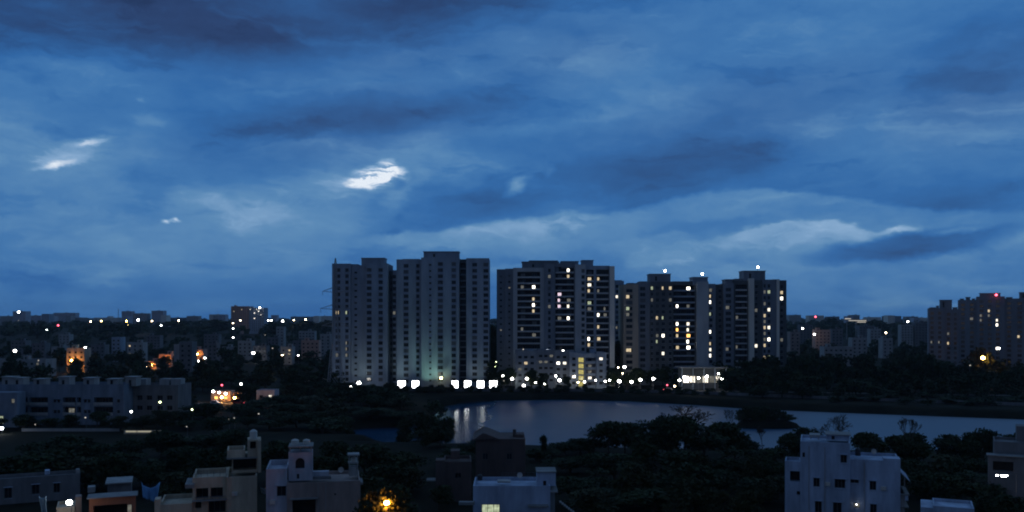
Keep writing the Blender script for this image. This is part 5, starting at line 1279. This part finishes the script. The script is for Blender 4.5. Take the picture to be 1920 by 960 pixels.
# left middle distance
for lb, px, py, Y, r, m in [
 ('white street lamp over the long low pale building', 28, 658, 540, .85, W_), ('white lamp above the orange glowing house', 160, 652, 570, .75, W_), ('orange lamp in front of the glowing house', 134, 676, 556, .6, O_), ('second orange lamp at the foot of the glowing house', 147, 686, 556, .45, O_), ('white point at the corner of the orange washed front', 276, 687, 592, .65, A_), ('orange lamp by the orange washed house front', 284, 684, 597, .45, O_), ('orange lamp before the house left of the slab tower', 308, 672, 616.5, .45, O_), ('orange lamp before the reddish lit house', 370, 664, 636.5, .5, O_), ('faint white light over the long low pale building', 72, 676, 515, .35, D_), ('bright white lamp of the mid field blocks', 475, 662, 690, 1.05, W_), ('right lamp of the pair under the reddish house', 384, 672, 625, .8, W_), ('left lamp of the pair under the reddish house', 372, 677, 620, .55, W_), ('faint lamp far right of the reddish house', 417, 654, 700, .4, D_), ('faint lamp left of the stair-lit house', 511, 653, 655, .45, D_), ('warm lamp at the stair-lit house', 529, 666, 650, .65, A_), ('faint lamp right of the stair-lit house', 559, 666, 650, .45, W_), ('big white lamp by the long low shed', 540, 713, 430, .95, W_), ('small lamp lighting the shed wall', 553, 714, 432, .3, D_), ('left white lamp of the three over the shops', 400, 734, 360, .5, W_), ('middle white lamp of the three over the shops', 411, 736, 360, .45, W_), ('right white lamp of the three over the shops', 423, 738, 360, .5, W_), ('orange lamp over the second shop', 416, 745, 361.5, .5, O_), ('orange lamp in front of the reddish shop', 440, 746, 362, .5, O_), ('white street lamp right of the shops', 452, 720, 370, .45, W_), ('white lamp before the dimmer terrace', 246, 772, 278, .3, W_), ('greenish lamp at the right end of the dimmer terrace', 300, 754, 282, .35, GN), ('small red lamp above the shops', 416, 722, 372, .4, 'b_red'),
 ('white lamp at the lower left edge', 3, 803, 262, .45, C_), ('dim lamp before the long terrace middle', 119, 793, 272, .25, D_), ('dim lamp left of the long terrace middle', 66, 796, 272, .18, D_), ('dim lamp right of the long terrace middle', 160, 783, 276, .25, D_), ('dim lamp in the trees below the slab tower', 360, 768, 290, .3, GN), ('left lamp over the garden in the left grove', 429, 786, 262, .22, D_), ('right lamp over the garden in the left grove', 439, 784, 262, .22, D_), ('dim lamp low in the left grove', 350, 800, 250, .16, D_), ('dim lamp standing right of the lit shops', 485, 776, 292, .25, D_), ('pinkish lamp left of the left tower foot', 593, 723, 420, .4, D_)]:
    lamp(lb, px, py, Y, r, m)
# right middle distance
for lb, px, py, Y, r, m in [
 ('left white lamp right of the long lit tower', 1505, 616, 840, .75, W_), ('white lamp before the pinkish house right of the towers', 1527, 627, 820, .85, W_), ('pink light on the right horizon', 1529, 594, 1500, 1.6, 'b_red'), ('white light low in the right tree line', 1661, 624, 830, .7, A_), ('white light on the horizon left of the right end towers', 1702, 603, 1100, 1.0, W_), ('small white light at the foot of the right end tower', 1873, 653, 520, .55, W_), ('orange lamp blazing before the right end towers', 1843, 671, 474.5, .95, O_), ('faint lamp left below the orange lamp', 1819, 685, 460, .35, D_)]:
    lamp(lb, px, py, Y, r, m)
Y = 1250; root = empty('lit_gantry', (wx(1605, Y), Y, gz(wx(1605, Y), Y)), 'long white lit canopy on the right horizon', 'canopy'); mb = MB()
for p in (1588, 1605, 1621): mb.box(wx(p, Y) - .4, wx(p, Y) + .4, Y, Y + .8, gz(wx(p, Y), Y), wz(599, Y))
mb.build('post', M['steel'], root)
for q0, q1, p0, p1 in ((597.0, 598.2, 1583, 1594), (600.6, 601.6, 1590, 1623), (603.4, 604.4, 1606, 1622)):
    mb = MB(); mb.box(wx(p0, Y), wx(p1, Y), Y - 3, Y - 2, wz(q1, Y), wz(q0, Y)); mb.build('glow_strip', M['b_dim'], root)
mb = MB(); mb.box(wx(1582, Y), wx(1624, Y), Y - 4, Y + 8, wz(600.5, Y), wz(599, Y)); mb.build('canopy_roof', M['slab'], root)
# foreground
lamp('orange sodium street lamp glowing in a tree at bottom centre', 725, 943, 122, .36, 'b_sodium')
lamp('white globe lamp on the ochre wall at bottom left', 130, 942, 124, .42, W_)
Y = 150; root = empty('tube_lamp', (wx(1880, Y), Y, 0), 'long white lamp under the porch at the right edge', 'lamp'); z = wz(892, Y)
mb = MB(); mb.cyl((2.4, .2, -.1), (2.4, .2, z + .5), .08, .06, 7); mb.cyl((2.4, .2, z + .45), (.1, 0, z + .1), .05, .05, 6); mb.build('pole', M['pole'], root, True)
mb = MB(); mb.box(-.75, .95, -.2, .25, z + .14, z + .26); mb.build('lamp_head', M['pole'], root, True)
mb = MB(); mb.ball((.25, 0, z), .62, .2, .17, 12, 6); mb.ball((-.95, 0, z + .03), .2, .15, .12, 8, 5); mb.build('tube', M['b_white'], root, True)
lamp('tiny wall lamp low on the bluish white house', 1606, 946, 149.3, .07, W_, None, 'wall_lamp', 'wall lamp', roof=.6)

# ---------------------------------------------------------------- dusk air
HAZE = 0.00004
hz = MB(); hz.box(-7050, 7050, -820, 7050, -12, 140)
hm = bpy.data.materials.new('dusk_air'); hm.use_nodes = True
for n in list(hm.node_tree.nodes): hm.node_tree.nodes.remove(n)
o_ = hm.node_tree.nodes.new('ShaderNodeOutputMaterial'); v_ = hm.node_tree.nodes.new('ShaderNodeVolumePrincipled')
v_.inputs['Color'].default_value = (.80, .88, 1, 1); v_.inputs['Density'].default_value = HAZE; v_.inputs['Anisotropy'].default_value = .2
hm.node_tree.links.new(v_.outputs[0], o_.inputs['Volume'])
tag(hz.build('haze', hm), 'thin dusk haze over the whole quarter', kind='stuff')
